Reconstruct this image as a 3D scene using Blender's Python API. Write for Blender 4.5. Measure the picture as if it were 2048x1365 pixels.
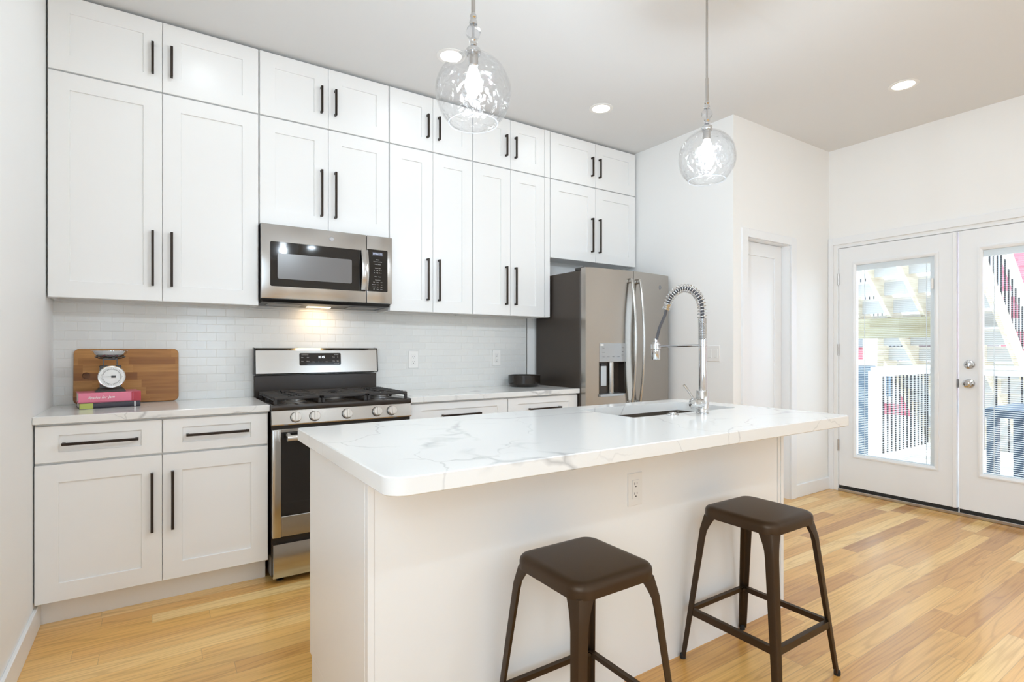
import bpy, bmesh, math, random
from mathutils import Vector, Matrix
random.seed(7)
PI = math.pi
for o in list(bpy.data.objects):
    bpy.data.objects.remove(o)
sc = bpy.context.scene
COL = sc.collection

# ------------------------------------------------------------------ camera
cam_d = bpy.data.cameras.new('camera')
cam = bpy.data.objects.new('camera', cam_d)
COL.objects.link(cam)
cam.location = (0.4338, -3.542, 1.2027)
cam.rotation_euler = (PI / 2, 0, -0.5837)
cam_d.sensor_width = 36.0
cam_d.lens = 1076.73 / 2048 * 36.0
cam_d.shift_y = 16.4 / 2048
cam_d.clip_start = 0.02
cam_d.clip_end = 200
sc.camera = cam

# ------------------------------------------------------------------ world, sun, added window lamps, exposure
sc.view_settings.view_transform = 'Standard'
sc.view_settings.look = 'None'
sc.view_settings.gamma = 1.0
sc.view_settings.use_curve_mapping = False
sc.view_settings.exposure = 0.12
w = bpy.data.worlds.new('sky')
sc.world = w
w.use_nodes = True
wn = w.node_tree
bg = wn.nodes['Background']
bg.inputs[0].default_value = (0.72, 0.86, 1.0, 1)
bg.inputs[1].default_value = 4.2
sc.cycles.use_denoising = True
sc.cycles.max_bounces = 12
sc.cycles.diffuse_bounces = 8
sc.cycles.glossy_bounces = 5
sc.cycles.transmission_bounces = 8
sc.cycles.transparent_max_bounces = 16
sc.cycles.sample_clamp_indirect = 4.0


def lamp(name, kind, loc, energy, color, rot=(0, 0, 0), size=0.1, size_y=None, spread=None, parent=None, spot=None):
    d = bpy.data.lights.new(name, kind)
    d.energy = energy
    d.color = color
    if kind == 'AREA':
        if size_y:
            d.shape = 'RECTANGLE'
            d.size = size
            d.size_y = size_y
        else:
            d.shape = 'DISK'
            d.size = size
        if spread:
            d.spread = spread
    elif kind == 'SUN':
        d.angle = size
    elif kind == 'SPOT':
        d.shadow_soft_size = size
        d.spot_size = spot
        d.spot_blend = 0.8
    else:
        d.shadow_soft_size = size
    o = bpy.data.objects.new(name, d)
    COL.objects.link(o)
    o.location = loc
    o.rotation_euler = rot
    if parent:
        o.parent = parent
    return o


sun_o = lamp('sun', 'SUN', (8, -6, 9), 5.0, (1.0, 0.95, 0.86), size=0.01)
sun_o.rotation_euler = Vector((-0.12, 0.55, -0.83)).to_track_quat('-Z', 'Y').to_euler()
# added area lamps in the unseen front windows behind the camera
WIN_X = ((0.75, 1.65), (2.95, 3.85))
for wx in WIN_X:
    lamp('added_front_light', 'AREA', ((wx[0] + wx[1]) / 2, -7.99, 1.55), 6, (0.70, 0.86, 1.0),
         (PI / 2, 0, 0), 0.80, 1.45)

# another added lamp, in a made-up side window out of view in the left wall
WIN_Y = (-4.7, -2.9)
lamp('added_side_light', 'AREA', (-0.02, sum(WIN_Y) / 2, 1.65), 9.5, (0.60, 0.80, 1.0), (0, -PI / 2, 0), 1.4, 1.7)

# ------------------------------------------------------------------ materials
MATS = {}


def node(nt, t, **kw):
    n = nt.nodes.new(t)
    for k, v in kw.items():
        setattr(n, k, v)
    return n


def P(name, col, rough=0.5, metal=0.0, **kw):
    m = bpy.data.materials.new(name)
    m.use_nodes = True
    b = m.node_tree.nodes['Principled BSDF']
    b.inputs['Base Color'].default_value = (*col, 1)
    b.inputs['Roughness'].default_value = rough
    b.inputs['Metallic'].default_value = metal
    for k, v in kw.items():
        b.inputs[k.replace('_', ' ')].default_value = v
    MATS[name] = m
    return m


def bump(m, scale, strength, dist=0.002, stretch=(1, 1, 1), detail=3):
    nt = m.node_tree
    b = nt.nodes['Principled BSDF']
    g = node(nt, 'ShaderNodeNewGeometry')
    mp = node(nt, 'ShaderNodeMapping')
    mp.inputs['Scale'].default_value = stretch
    n = node(nt, 'ShaderNodeTexNoise')
    n.inputs['Scale'].default_value = scale
    n.inputs['Detail'].default_value = detail
    bp = node(nt, 'ShaderNodeBump')
    bp.inputs['Strength'].default_value = strength
    bp.inputs['Distance'].default_value = dist
    L = nt.links
    L.new(g.outputs['Position'], mp.inputs['Vector'])
    L.new(mp.outputs[0], n.inputs['Vector'])
    L.new(n.outputs[0], bp.inputs['Height'])
    L.new(bp.outputs[0], b.inputs['Normal'])
    return m


def E(name, col, s):
    m = bpy.data.materials.new(name)
    m.use_nodes = True
    nt = m.node_tree
    nt.nodes.remove(nt.nodes['Principled BSDF'])
    e = node(nt, 'ShaderNodeEmission')
    e.inputs[0].default_value = (*col, 1)
    e.inputs[1].default_value = s
    nt.links.new(e.outputs[0], nt.nodes['Material Output'].inputs[0])
    MATS[name] = m
    return m


bump(P('wall_paint', (0.87, 0.868, 0.855), 0.55), 260, 0.06)
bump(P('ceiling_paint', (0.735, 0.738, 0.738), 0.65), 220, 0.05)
P('trim_paint', (0.835, 0.85, 0.865), 0.3)
P('cabinet_paint', (0.845, 0.846, 0.840), 0.33)
P('cabinet_inside', (0.72, 0.66, 0.56), 0.5)
P('bronze_pull', (0.030, 0.020, 0.014), 0.42, 0.6)
P('black_enamel', (0.028, 0.020, 0.015), 0.22)
P('cast_iron', (0.030, 0.026, 0.024), 0.55)
P('black_plastic', (0.012, 0.011, 0.011), 0.35)
P('black_glass', (0.012, 0.010, 0.009), 0.05)
P('window_mesh', (0.16, 0.15, 0.145), 0.25)
P('white_plastic', (0.82, 0.81, 0.79), 0.35)
P('slot_dark', (0.03, 0.03, 0.03), 0.6)
P('chrome', (0.64, 0.65, 0.66), 0.06, 1.0)
P('nickel', (0.50, 0.48, 0.46), 0.28, 1.0)
P('hose_grey', (0.09, 0.09, 0.10), 0.4)
P('stool_bronze', (0.054, 0.031, 0.015), 0.40, 0.62)
P('rubber', (0.010, 0.010, 0.010), 0.6)
P('burner_silver', (0.16, 0.155, 0.15), 0.35, 0.8)
P('knob_silver', (0.62, 0.585, 0.54), 0.30, 0.75)
P('fridge_side', (0.058, 0.045, 0.036), 0.38, 0.35)
P('sink_shaded_steel', (0.22, 0.19, 0.16), 0.38, 0.9)  # steel darkened to brown for the warm shade inside the bowl
P('dark_gap', (0.02, 0.018, 0.016), 0.8)
P('label_grey', (0.62, 0.62, 0.62), 0.5)
P('badge_grey', (0.30, 0.30, 0.31), 0.3, 0.8)
P('dispenser_grey', (0.42, 0.44, 0.46), 0.3, 0.5)
P('paddle_grey', (0.50, 0.53, 0.55), 0.25, 0.2)
P('pink_cover', (0.72, 0.19, 0.28), 0.4)
P('red_band', (0.42, 0.03, 0.05), 0.35)
P('paper', (0.70, 0.65, 0.56), 0.8)
P('dark_cover', (0.025, 0.020, 0.030), 0.35)
P('green_cover', (0.42, 0.46, 0.10), 0.4)
P('magenta_ink', (0.45, 0.05, 0.20), 0.5)
P('white_ink', (0.88, 0.88, 0.86), 0.5)
P('scale_grey', (0.20, 0.19, 0.18), 0.4, 0.4)
P('scale_white', (0.80, 0.80, 0.79), 0.4)
P('bowl_dark', (0.022, 0.016, 0.012), 0.22)
P('slat_white', (0.82, 0.85, 0.87), 0.5)
P('exterior_white', (0.80, 0.79, 0.76), 0.6)
P('riser_board', (0.62, 0.64, 0.66), 0.7)
P('baluster_black', (0.010, 0.010, 0.012), 0.4)
P('slate_blue', (0.08, 0.13, 0.18), 0.6)
P('table_blue', (0.045, 0.085, 0.135), 0.5)
P('concrete', (0.62, 0.61, 0.58), 0.9)
P('roof_grey', (0.2, 0.2, 0.2), 0.9)
P('window_blue', (0.10, 0.17, 0.26), 0.1)
E('lamp_disc', (1.0, 0.93, 0.80), 9.0)
E('bulb_glow', (0.88, 0.94, 1.0), 25.0)
E('hood_lamp', (1.0, 0.80, 0.52), 3.0)
E('display_white', (0.85, 0.92, 1.0), 2.2)
E('display_dim', (0.55, 0.62, 0.80), 1.1)


def brushed(name, col, rough, stretch):
    m = P(name, col, rough, 1.0)
    nt = m.node_tree
    b = nt.nodes['Principled BSDF']
    g = node(nt, 'ShaderNodeNewGeometry')
    mp = node(nt, 'ShaderNodeMapping')
    mp.inputs['Scale'].default_value = stretch
    n = node(nt, 'ShaderNodeTexNoise')
    n.inputs['Scale'].default_value = 1.0
    n.inputs['Detail'].default_value = 4
    r = node(nt, 'ShaderNodeMapRange')
    r.inputs['From Min'].default_value = 0.3
    r.inputs['From Max'].default_value = 0.7
    r.inputs['To Min'].default_value = rough - 0.015
    r.inputs['To Max'].default_value = rough + 0.02
    L = nt.links
    L.new(g.outputs['Position'], mp.inputs['Vector'])
    L.new(mp.outputs[0], n.inputs['Vector'])
    L.new(n.outputs[0], r.inputs['Value'])
    L.new(r.outputs[0], b.inputs['Roughness'])
    return m


brushed('steel', (0.50, 0.487, 0.466), 0.19, (6, 6, 500))
brushed('fridge_steel', (0.43, 0.40, 0.365), 0.20, (6, 6, 420))


def glass_mat(name, tint, bumpy, refr, haze=0.0):
    """clear thin glass: mostly see-through, mirror-like by angle, a little refraction and haze"""
    m = bpy.data.materials.new(name)
    m.use_nodes = True
    nt = m.node_tree
    nt.nodes.remove(nt.nodes['Principled BSDF'])
    L = nt.links
    tr = node(nt, 'ShaderNodeBsdfTransparent')
    tr.inputs[0].default_value = (*tint, 1)
    gl = node(nt, 'ShaderNodeBsdfGlossy')
    gl.inputs['Roughness'].default_value = 0.02
    lw = node(nt, 'ShaderNodeLayerWeight')
    fac = node(nt, 'ShaderNodeMapRange')
    pw = node(nt, 'ShaderNodeMath', operation='POWER')
    pw.inputs[1].default_value = 4.0
    L.new(lw.outputs['Facing'], pw.inputs[0])
    L.new(pw.outputs[0], fac.inputs['Value'])
    fac.inputs['To Min'].default_value = 0.035
    fac.inputs['To Max'].default_value = 0.65
    mx = node(nt, 'ShaderNodeMixShader')
    base = tr

    def over(base, sh, f):
        k = node(nt, 'ShaderNodeMixShader')
        k.inputs[0].default_value = f
        L.new(base.outputs[0], k.inputs[1])
        L.new(sh.outputs[0], k.inputs[2])
        return k
    bumped = [gl.inputs['Normal'], lw.inputs['Normal']]
    if refr > 0:
        rf = node(nt, 'ShaderNodeBsdfRefraction')
        rf.inputs['IOR'].default_value = 1.08
        rf.inputs['Roughness'].default_value = 0.0
        base = over(base, rf, refr)
        bumped.append(rf.inputs['Normal'])
    if haze > 0:
        hz = node(nt, 'ShaderNodeBsdfTranslucent')
        hz.inputs[0].default_value = (0.95, 0.97, 1.0, 1)
        base = over(base, hz, haze)
    if bumpy:
        g = node(nt, 'ShaderNodeTexCoord')
        n = node(nt, 'ShaderNodeTexNoise')
        n.inputs['Scale'].default_value = bumpy
        n.inputs['Detail'].default_value = 1.5
        n.inputs['Distortion'].default_value = 0.8
        bp = node(nt, 'ShaderNodeBump')
        bp.inputs['Strength'].default_value = 1.0
        bp.inputs['Distance'].default_value = 0.010
        L.new(g.outputs['Object'], n.inputs['Vector'])
        L.new(n.outputs[0], bp.inputs['Height'])
        for i in bumped:
            L.new(bp.outputs[0], i)
    L.new(fac.outputs[0], mx.inputs[0])
    L.new(base.outputs[0], mx.inputs[1])
    L.new(gl.outputs[0], mx.inputs[2])
    L.new(mx.outputs[0], nt.nodes['Material Output'].inputs[0])
    MATS[name] = m
    return m


glass_mat('pane_glass', (0.97, 0.99, 1.0), 0, 0)
glass_mat('wavy_glass', (0.985, 0.99, 0.995), 34, 0.0, 0.0)
glass_mat('crystal', (0.93, 0.94, 0.96), 0, 0.25, 0.02)


def mth(nt, op, a=None, b=None, c=None):
    n = node(nt, 'ShaderNodeMath', operation=op)
    for i, v in enumerate((a, b, c)):
        if v is None:
            continue
        if isinstance(v, (int, float)):
            n.inputs[i].default_value = v
        else:
            nt.links.new(v, n.inputs[i])
    return n.outputs[0]


def ramp(nt, fac, stops):
    r = node(nt, 'ShaderNodeValToRGB')
    e = r.color_ramp.elements
    while len(e) < len(stops):
        e.new(0.5)
    for el, (p, c) in zip(e, stops):
        el.position = p
        el.color = (*c, 1) if len(c) == 3 else c
    nt.links.new(fac, r.inputs[0])
    return r.outputs[0]


def mixc(nt, mode, fac, a, b):
    n = node(nt, 'ShaderNodeMix', data_type='RGBA', blend_type=mode)
    for s, v in ((0, fac), (6, a), (7, b)):
        if isinstance(v, (int, float)):
            n.inputs[s].default_value = v
        elif isinstance(v, tuple):
            n.inputs[s].default_value = (*v, 1)
        else:
            nt.links.new(v, n.inputs[s])
    return n.outputs[2]


def wood_floor():
    m = P('oak_floor', (0.6, 0.4, 0.2), 0.3)
    nt = m.node_tree
    L = nt.links
    b = nt.nodes['Principled BSDF']
    g = node(nt, 'ShaderNodeNewGeometry')
    sep = node(nt, 'ShaderNodeSeparateXYZ')
    L.new(g.outputs['Position'], sep.inputs[0])
    W, LEN = 0.0875, 1.05
    yy = mth(nt, 'DIVIDE', sep.outputs[1], W)
    row = mth(nt, 'FLOOR', yy)
    fy = mth(nt, 'SUBTRACT', yy, row)
    wr = node(nt, 'ShaderNodeTexWhiteNoise', noise_dimensions='1D')
    L.new(row, wr.inputs['W'])
    xo = mth(nt, 'MULTIPLY_ADD', wr.outputs['Value'], 7.3, mth(nt, 'DIVIDE', sep.outputs[0], LEN))
    col = mth(nt, 'FLOOR', xo)
    fx = mth(nt, 'SUBTRACT', xo, col)
    cid = node(nt, 'ShaderNodeCombineXYZ')
    L.new(row, cid.inputs[0])
    L.new(col, cid.inputs[1])
    wn2 = node(nt, 'ShaderNodeTexWhiteNoise', noise_dimensions='2D')
    L.new(cid.outputs[0], wn2.inputs['Vector'])
    rnd = wn2.outputs['Value']
    tone = ramp(nt, rnd, [(0.0, (0.52, 0.250, 0.066)), (0.16, (0.66, 0.345, 0.092)), (0.45, (0.77, 0.432, 0.122)), (0.75, (0.83, 0.507, 0.158)), (0.9, (0.89, 0.605, 0.235)), (1.0, (0.92, 0.69, 0.33))])
    # grain: position shifted per plank, stretched along the plank
    off = node(nt, 'ShaderNodeVectorMath', operation='MULTIPLY_ADD')
    L.new(wn2.outputs['Color'], off.inputs[0])
    off.inputs[1].default_value = (30, 30, 30)
    L.new(g.outputs['Position'], off.inputs[2])
    mp = node(nt, 'ShaderNodeMapping')
    mp.inputs['Scale'].default_value = (0.75, 13, 1)
    L.new(off.outputs[0], mp.inputs['Vector'])
    n1 = node(nt, 'ShaderNodeTexNoise')
    n1.inputs['Scale'].default_value = 1.0
    n1.inputs['Detail'].default_value = 1.6
    L.new(mp.outputs[0], n1.inputs['Vector'])
    rings = mth(nt, 'SINE', mth(nt, 'MULTIPLY', n1.outputs[0], 58.0))
    rr = ramp(nt, mth(nt, 'MULTIPLY_ADD', rings, 0.5, 0.5), [(0.0, (0.80, 0.74, 0.66)), (0.22, (0.97, 0.96, 0.94)), (1.0, (1.03, 1.03, 1.03))])
    mp2 = node(nt, 'ShaderNodeMapping')
    mp2.inputs['Scale'].default_value = (4, 190, 1)
    L.new(off.outputs[0], mp2.inputs['Vector'])
    n2 = node(nt, 'ShaderNodeTexNoise')
    n2.inputs['Scale'].default_value = 1.0
    n2.inputs['Detail'].default_value = 3
    L.new(mp2.outputs[0], n2.inputs['Vector'])
    fine = ramp(nt, n2.outputs[0], [(0.3, (0.86, 0.82, 0.76)), (0.6, (1.03, 1.03, 1.03))])
    c = mixc(nt, 'MULTIPLY', 0.80, tone, rr)
    c = mixc(nt, 'MULTIPLY', 0.8, c, fine)
    ey = mth(nt, 'LESS_THAN', mth(nt, 'MINIMUM', fy, mth(nt, 'SUBTRACT', 1.0, fy)), 0.012)
    ex = mth(nt, 'LESS_THAN', mth(nt, 'MINIMUM', fx, mth(nt, 'SUBTRACT', 1.0, fx)), 0.0011)
    gap = mth(nt, 'MAXIMUM', ey, ex)
    c = mixc(nt, 'MIX', mth(nt, 'MULTIPLY', gap, 0.45), c, (0.30, 0.17, 0.07))
    L.new(c, b.inputs['Base Color'])
    b.inputs['Roughness'].default_value = 0.30
    b.inputs['Coat Weight'].default_value = 0.4
    b.inputs['Coat Roughness'].default_value = 0.16
    bp = node(nt, 'ShaderNodeBump')
    bp.inputs['Strength'].default_value = 0.08
    bp.inputs['Distance'].default_value = 0.002
    L.new(n2.outputs[0], bp.inputs['Height'])
    L.new(bp.outputs[0], b.inputs['Normal'])


wood_floor()


def quartz():
    m = P('quartz', (0.79, 0.785, 0.765), 0.13)
    nt = m.node_tree
    L = nt.links
    b = nt.nodes['Principled BSDF']
    g = node(nt, 'ShaderNodeNewGeometry')

    def layer(seed, vscale, warp, wscale, width, keep):
        mp = node(nt, 'ShaderNodeMapping')
        mp.inputs['Location'].default_value = (seed, seed * 1.7, 0.3 * seed)
        mp.inputs['Rotation'].default_value = (0, 0, 0.5)
        L.new(g.outputs['Position'], mp.inputs['Vector'])
        n = node(nt, 'ShaderNodeTexNoise')
        n.inputs['Scale'].default_value = wscale
        n.inputs['Detail'].default_value = 5
        L.new(mp.outputs[0], n.inputs['Vector'])
        v = node(nt, 'ShaderNodeVectorMath', operation='MULTIPLY_ADD')
        L.new(n.outputs['Color'], v.inputs[0])
        v.inputs[1].default_value = (warp, warp, warp)
        L.new(mp.outputs[0], v.inputs[2])
        vo = node(nt, 'ShaderNodeTexVoronoi', feature='DISTANCE_TO_EDGE')
        vo.inputs['Scale'].default_value = vscale
        L.new(v.outputs[0], vo.inputs['Vector'])
        n3 = node(nt, 'ShaderNodeTexNoise')
        n3.inputs['Scale'].default_value = 2.6
        n3.inputs['Detail'].default_value = 2
        L.new(mp.outputs[0], n3.inputs['Vector'])
        r = node(nt, 'ShaderNodeMapRange')
        r.inputs['From Min'].default_value = 0.0
        L.new(mth(nt, 'MULTIPLY', n3.outputs[0], width * 2), r.inputs['From Max'])
        r.inputs['To Min'].default_value = 1
        r.inputs['To Max'].default_value = 0
        L.new(vo.outputs['Distance'], r.inputs['Value'])
        k = node(nt, 'ShaderNodeMapRange')
        k.inputs['From Min'].default_value = keep
        k.inputs['From Max'].default_value = keep + 0.14
        L.new(n3.outputs[0], k.inputs['Value'])
        return mth(nt, 'MULTIPLY', r.outputs[0], k.outputs[0])

    a = layer(3.1, 1.25, 0.55, 1.9, 0.017, 0.46)
    f = layer(8.4, 2.3, 0.45, 2.6, 0.009, 0.44)
    c = mixc(nt, 'MIX', mth(nt, 'MULTIPLY', a, 0.75), (0.79, 0.785, 0.765), (0.42, 0.42, 0.42))
    c = mixc(nt, 'MIX', mth(nt, 'MULTIPLY', f, 0.6), c, (0.46, 0.45, 0.44))
    L.new(c, b.inputs['Base Color'])


quartz()


def tile():
    m = P('subway_tile', (0.74, 0.74, 0.72), 0.16)
    nt = m.node_tree
    L = nt.links
    b = nt.nodes['Principled BSDF']
    g = node(nt, 'ShaderNodeNewGeometry')
    sep = node(nt, 'ShaderNodeSeparateXYZ')
    L.new(g.outputs['Position'], sep.inputs[0])
    cb = node(nt, 'ShaderNodeCombineXYZ')
    L.new(mth(nt, 'SUBTRACT', sep.outputs[0], 0.045), cb.inputs[0])
    L.new(mth(nt, 'SUBTRACT', sep.outputs[2], 0.9185), cb.inputs[1])
    br = node(nt, 'ShaderNodeTexBrick')
    br.inputs['Scale'].default_value = 1.0
    br.inputs['Brick Width'].default_value = 0.0968
    br.inputs['Row Height'].default_value = 0.0474
    br.inputs['Mortar Size'].default_value = 0.0014
    br.inputs['Mortar Smooth'].default_value = 0.4
    br.inputs['Color1'].default_value = (0.72, 0.725, 0.71, 1)
    br.inputs['Color2'].default_value = (0.755, 0.755, 0.735, 1)
    br.inputs['Mortar'].default_value = (0.80, 0.79, 0.76, 1)
    L.new(cb.outputs[0], br.inputs['Vector'])
    L.new(br.outputs['Color'], b.inputs['Base Color'])
    bp = node(nt, 'ShaderNodeBump', invert=True)
    bp.inputs['Strength'].default_value = 0.7
    bp.inputs['Distance'].default_value = 0.0015
    L.new(br.outputs['Fac'], bp.inputs['Height'])
    L.new(bp.outputs[0], b.inputs['Normal'])
    r = node(nt, 'ShaderNodeMapRange')
    r.inputs['To Min'].default_value = 0.14
    r.inputs['To Max'].default_value = 0.7
    L.new(br.outputs['Fac'], r.inputs['Value'])
    L.new(r.outputs[0], b.inputs['Roughness'])


tile()


def strip_wood(name, stops, W, LEN, axes, gs=(5, 60), rough=0.45):
    """wood glued up from strips; axes = (index along, index across)"""
    m = P(name, (0.4, 0.2, 0.1), rough)
    nt = m.node_tree
    L = nt.links
    b = nt.nodes['Principled BSDF']
    g = node(nt, 'ShaderNodeNewGeometry')
    sep = node(nt, 'ShaderNodeSeparateXYZ')
    L.new(g.outputs['Position'], sep.inputs[0])
    yy = mth(nt, 'DIVIDE', sep.outputs[axes[1]], W)
    row = mth(nt, 'FLOOR', yy)
    xo = mth(nt, 'MULTIPLY_ADD', mth(nt, 'FRACT', mth(nt, 'MULTIPLY', row, 0.618)), 5.0, mth(nt, 'DIVIDE', sep.outputs[axes[0]], LEN))
    colm = mth(nt, 'FLOOR', xo)
    cid = node(nt, 'ShaderNodeCombineXYZ')
    L.new(row, cid.inputs[0])
    L.new(colm, cid.inputs[1])
    wn2 = node(nt, 'ShaderNodeTexWhiteNoise', noise_dimensions='2D')
    L.new(cid.outputs[0], wn2.inputs['Vector'])
    tone = ramp(nt, wn2.outputs['Value'], stops)
    off = node(nt, 'ShaderNodeVectorMath', operation='MULTIPLY_ADD')
    L.new(wn2.outputs['Color'], off.inputs[0])
    off.inputs[1].default_value = (9, 9, 9)
    L.new(g.outputs['Position'], off.inputs[2])
    mp = node(nt, 'ShaderNodeMapping')
    s = [gs[1]] * 3
    s[axes[0]] = gs[0]
    mp.inputs['Scale'].default_value = s
    L.new(off.outputs[0], mp.inputs['Vector'])
    n1 = node(nt, 'ShaderNodeTexNoise')
    n1.inputs['Scale'].default_value = 1
    n1.inputs['Detail'].default_value = 3
    L.new(mp.outputs[0], n1.inputs['Vector'])
    fine = ramp(nt, n1.outputs[0], [(0.3, (0.72, 0.66, 0.58)), (0.65, (1.05, 1.05, 1.05))])
    L.new(mixc(nt, 'MULTIPLY', 0.85, tone, fine), b.inputs['Base Color'])


strip_wood('board_wood', [(0.0, (0.25, 0.092, 0.018)), (0.5, (0.37, 0.155, 0.034)), (1.0, (0.50, 0.245, 0.066))], 0.040, 0.21, (0, 2))
strip_wood('deck_wood', [(0.0, (0.48, 0.46, 0.43)), (1.0, (0.62, 0.60, 0.56))], 0.14, 2.4, (1, 0), (3, 40), 0.8)
strip_wood('pine', [(0.0, (0.70, 0.65, 0.52)), (1.0, (0.78, 0.73, 0.61))], 0.6, 3.0, (0, 2), (2, 22), 0.7)
strip_wood('pine_beam', [(0.0, (0.34, 0.31, 0.20)), (1.0, (0.42, 0.38, 0.25))], 0.6, 3.0, (1, 2), (2, 22), 0.8)


def brickwork():
    m = P('red_brick', (0.5, 0.12, 0.12), 0.85)
    nt = m.node_tree
    L = nt.links
    b = nt.nodes['Principled BSDF']
    g = node(nt, 'ShaderNodeNewGeometry')
    sep = node(nt, 'ShaderNodeSeparateXYZ')
    L.new(g.outputs['Position'], sep.inputs[0])
    cb = node(nt, 'ShaderNodeCombineXYZ')
    L.new(sep.outputs[1], cb.inputs[0])
    L.new(sep.outputs[2], cb.inputs[1])
    br = node(nt, 'ShaderNodeTexBrick')
    br.inputs['Scale'].default_value = 1.0
    br.inputs['Brick Width'].default_value = 0.22
    br.inputs['Row Height'].default_value = 0.075
    br.inputs['Mortar Size'].default_value = 0.005
    br.inputs['Color1'].default_value = (0.45, 0.11, 0.14, 1)
    br.inputs['Color2'].default_value = (0.55, 0.17, 0.20, 1)
    br.inputs['Mortar'].default_value = (0.5, 0.2, 0.22, 1)
    L.new(cb.outputs[0], br.inputs['Vector'])
    L.new(br.outputs['Color'], b.inputs['Base Color'])


brickwork()

# ------------------------------------------------------------------ mesh helpers


def wloc(o):
    v = Vector((0, 0, 0))
    while o is not None:
        v = v + Vector(o.location)
        o = o.parent
    return v


class MB:
    def __init__(self):
        self.bm = bmesh.new()

    def box(self, x0, x1, y0, y1, z0, z1, bev=0.0, seg=1):
        bm = self.bm
        x0, x1 = min(x0, x1), max(x0, x1)
        y0, y1 = min(y0, y1), max(y0, y1)
        z0, z1 = min(z0, z1), max(z0, z1)
        v = [bm.verts.new((x, y, z)) for x in (x0, x1) for y in (y0, y1) for z in (z0, z1)]
        fs = [bm.faces.new([v[i] for i in q]) for q in ((0, 1, 3, 2), (4, 6, 7, 5), (0, 4, 5, 1), (2, 3, 7, 6), (0, 2, 6, 4), (1, 5, 7, 3))]
        if bev > 0:
            es = list({e for f in fs for e in f.edges})
            bmesh.ops.bevel(bm, geom=es, offset=bev, segments=seg, profile=0.5, affect='EDGES')
        return self

    def quad(self, *pts):
        self.bm.faces.new([self.bm.verts.new(p) for p in pts])
        return self

    def prism(self, pts, z0, z1, bev=0.0, axis='z'):
        """closed 2-D outline swept along an axis, with chamfered rims"""
        bm = self.bm

        def mk(p, z):
            if axis == 'z':
                return (p[0], p[1], z)
            if axis == 'y':
                return (p[0], z, p[1])
            return (z, p[0], p[1])
        n = len(pts)
        cx = sum(p[0] for p in pts) / n
        cy = sum(p[1] for p in pts) / n
        rings = []
        if bev > 0:
            ins = inset(pts, bev)
            lev = [(ins, z0), (pts, z0 + bev), (pts, z1 - bev), (ins, z1)]
        else:
            lev = [(pts, z0), (pts, z1)]
        for q, z in lev:
            rings.append([bm.verts.new(mk(p, z)) for p in q])
        for a, b in zip(rings, rings[1:]):
            for i in range(n):
                bm.faces.new((a[i], a[(i + 1) % n], b[(i + 1) % n], b[i]))
        bm.faces.new(rings[0][::-1])
        bm.faces.new(rings[-1])
        return self

    def tube(self, pts, r, seg=16, caps=True):
        """round tube along points; r a number or list"""
        bm = self.bm
        pts = [Vector(p) for p in pts]
        rs = r if isinstance(r, (list, tuple)) else [r] * len(pts)
        rings = []
        up = None
        for i, p in enumerate(pts):
            t = (pts[min(i + 1, len(pts) - 1)] - pts[max(i - 1, 0)])
            if t.length < 1e-9:
                t = Vector((0, 0, 1))
            t.normalize()
            if up is None:
                up = Vector((1, 0, 0)) if abs(t.x) < 0.9 else Vector((0, 1, 0))
            a = (up - t * up.dot(t))
            if a.length < 1e-6:
                a = t.orthogonal()
            a.normalize()
            b = t.cross(a)
            up = a
            rings.append([bm.verts.new(p + (a * math.cos(2 * PI * k / seg) + b * math.sin(2 * PI * k / seg)) * max(rs[i], 1e-5)) for k in range(seg)])
        for a, b in zip(rings, rings[1:]):
            for k in range(seg):
                bm.faces.new((a[k], a[(k + 1) % seg], b[(k + 1) % seg], b[k]))
        if caps:
            bm.faces.new(rings[0][::-1])
            bm.faces.new(rings[-1])
        return self

    def lathe(self, prof, c, axis=(0, 0, 1), seg=32, close=False):
        """profile [(r, h)] turned about an axis through c"""
        bm = self.bm
        ax = Vector(axis).normalized()
        a = ax.orthogonal().normalized()
        b = ax.cross(a)
        c = Vector(c)
        rings = []
        for r, h in prof:
            if r < 1e-6:
                rings.append([bm.verts.new(c + ax * h)])
            else:
                rings.append([bm.verts.new(c + ax * h + (a * math.cos(2 * PI * k / seg) + b * math.sin(2 * PI * k / seg)) * r) for k in range(seg)])
        pairs = list(zip(rings, rings[1:]))
        if close:
            pairs.append((rings[-1], rings[0]))
        for p, q in pairs:
            for k in range(seg):
                k2 = (k + 1) % seg
                if len(p) == 1 and len(q) == 1:
                    continue
                if len(p) == 1:
                    bm.faces.new((p[0], q[k], q[k2]))
                elif len(q) == 1:
                    bm.faces.new((p[k], p[k2], q[0]))
                else:
                    bm.faces.new((p[k], p[k2], q[k2], q[k]))
        return self

    def loft(self, sections, caps=True):
        bm = self.bm
        rings = [[bm.verts.new(p) for p in s] for s in sections]
        n = len(rings[0])
        for a, b in zip(rings, rings[1:]):
            for k in range(n):
                bm.faces.new((a[k], a[(k + 1) % n], b[(k + 1) % n], b[k]))
        if caps:
            bm.faces.new(rings[0][::-1])
            bm.faces.new(rings[-1])
        return self

    def rings_rect(self, rings, fill=True):
        """list of 4-corner rings joined in order (shaker doors); last ring filled"""
        bm = self.bm
        vs = [[bm.verts.new(p) for p in r] for r in rings]
        bm.faces.new(vs[0][::-1])
        for a, b in zip(vs, vs[1:]):
            for k in range(4):
                bm.faces.new((a[k], a[(k + 1) % 4], b[(k + 1) % 4], b[k]))
        if fill:
            bm.faces.new(vs[-1])
        return self

    def rot(self, M, c):
        bmesh.ops.rotate(self.bm, verts=self.bm.verts, cent=c, matrix=M)
        return self

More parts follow.
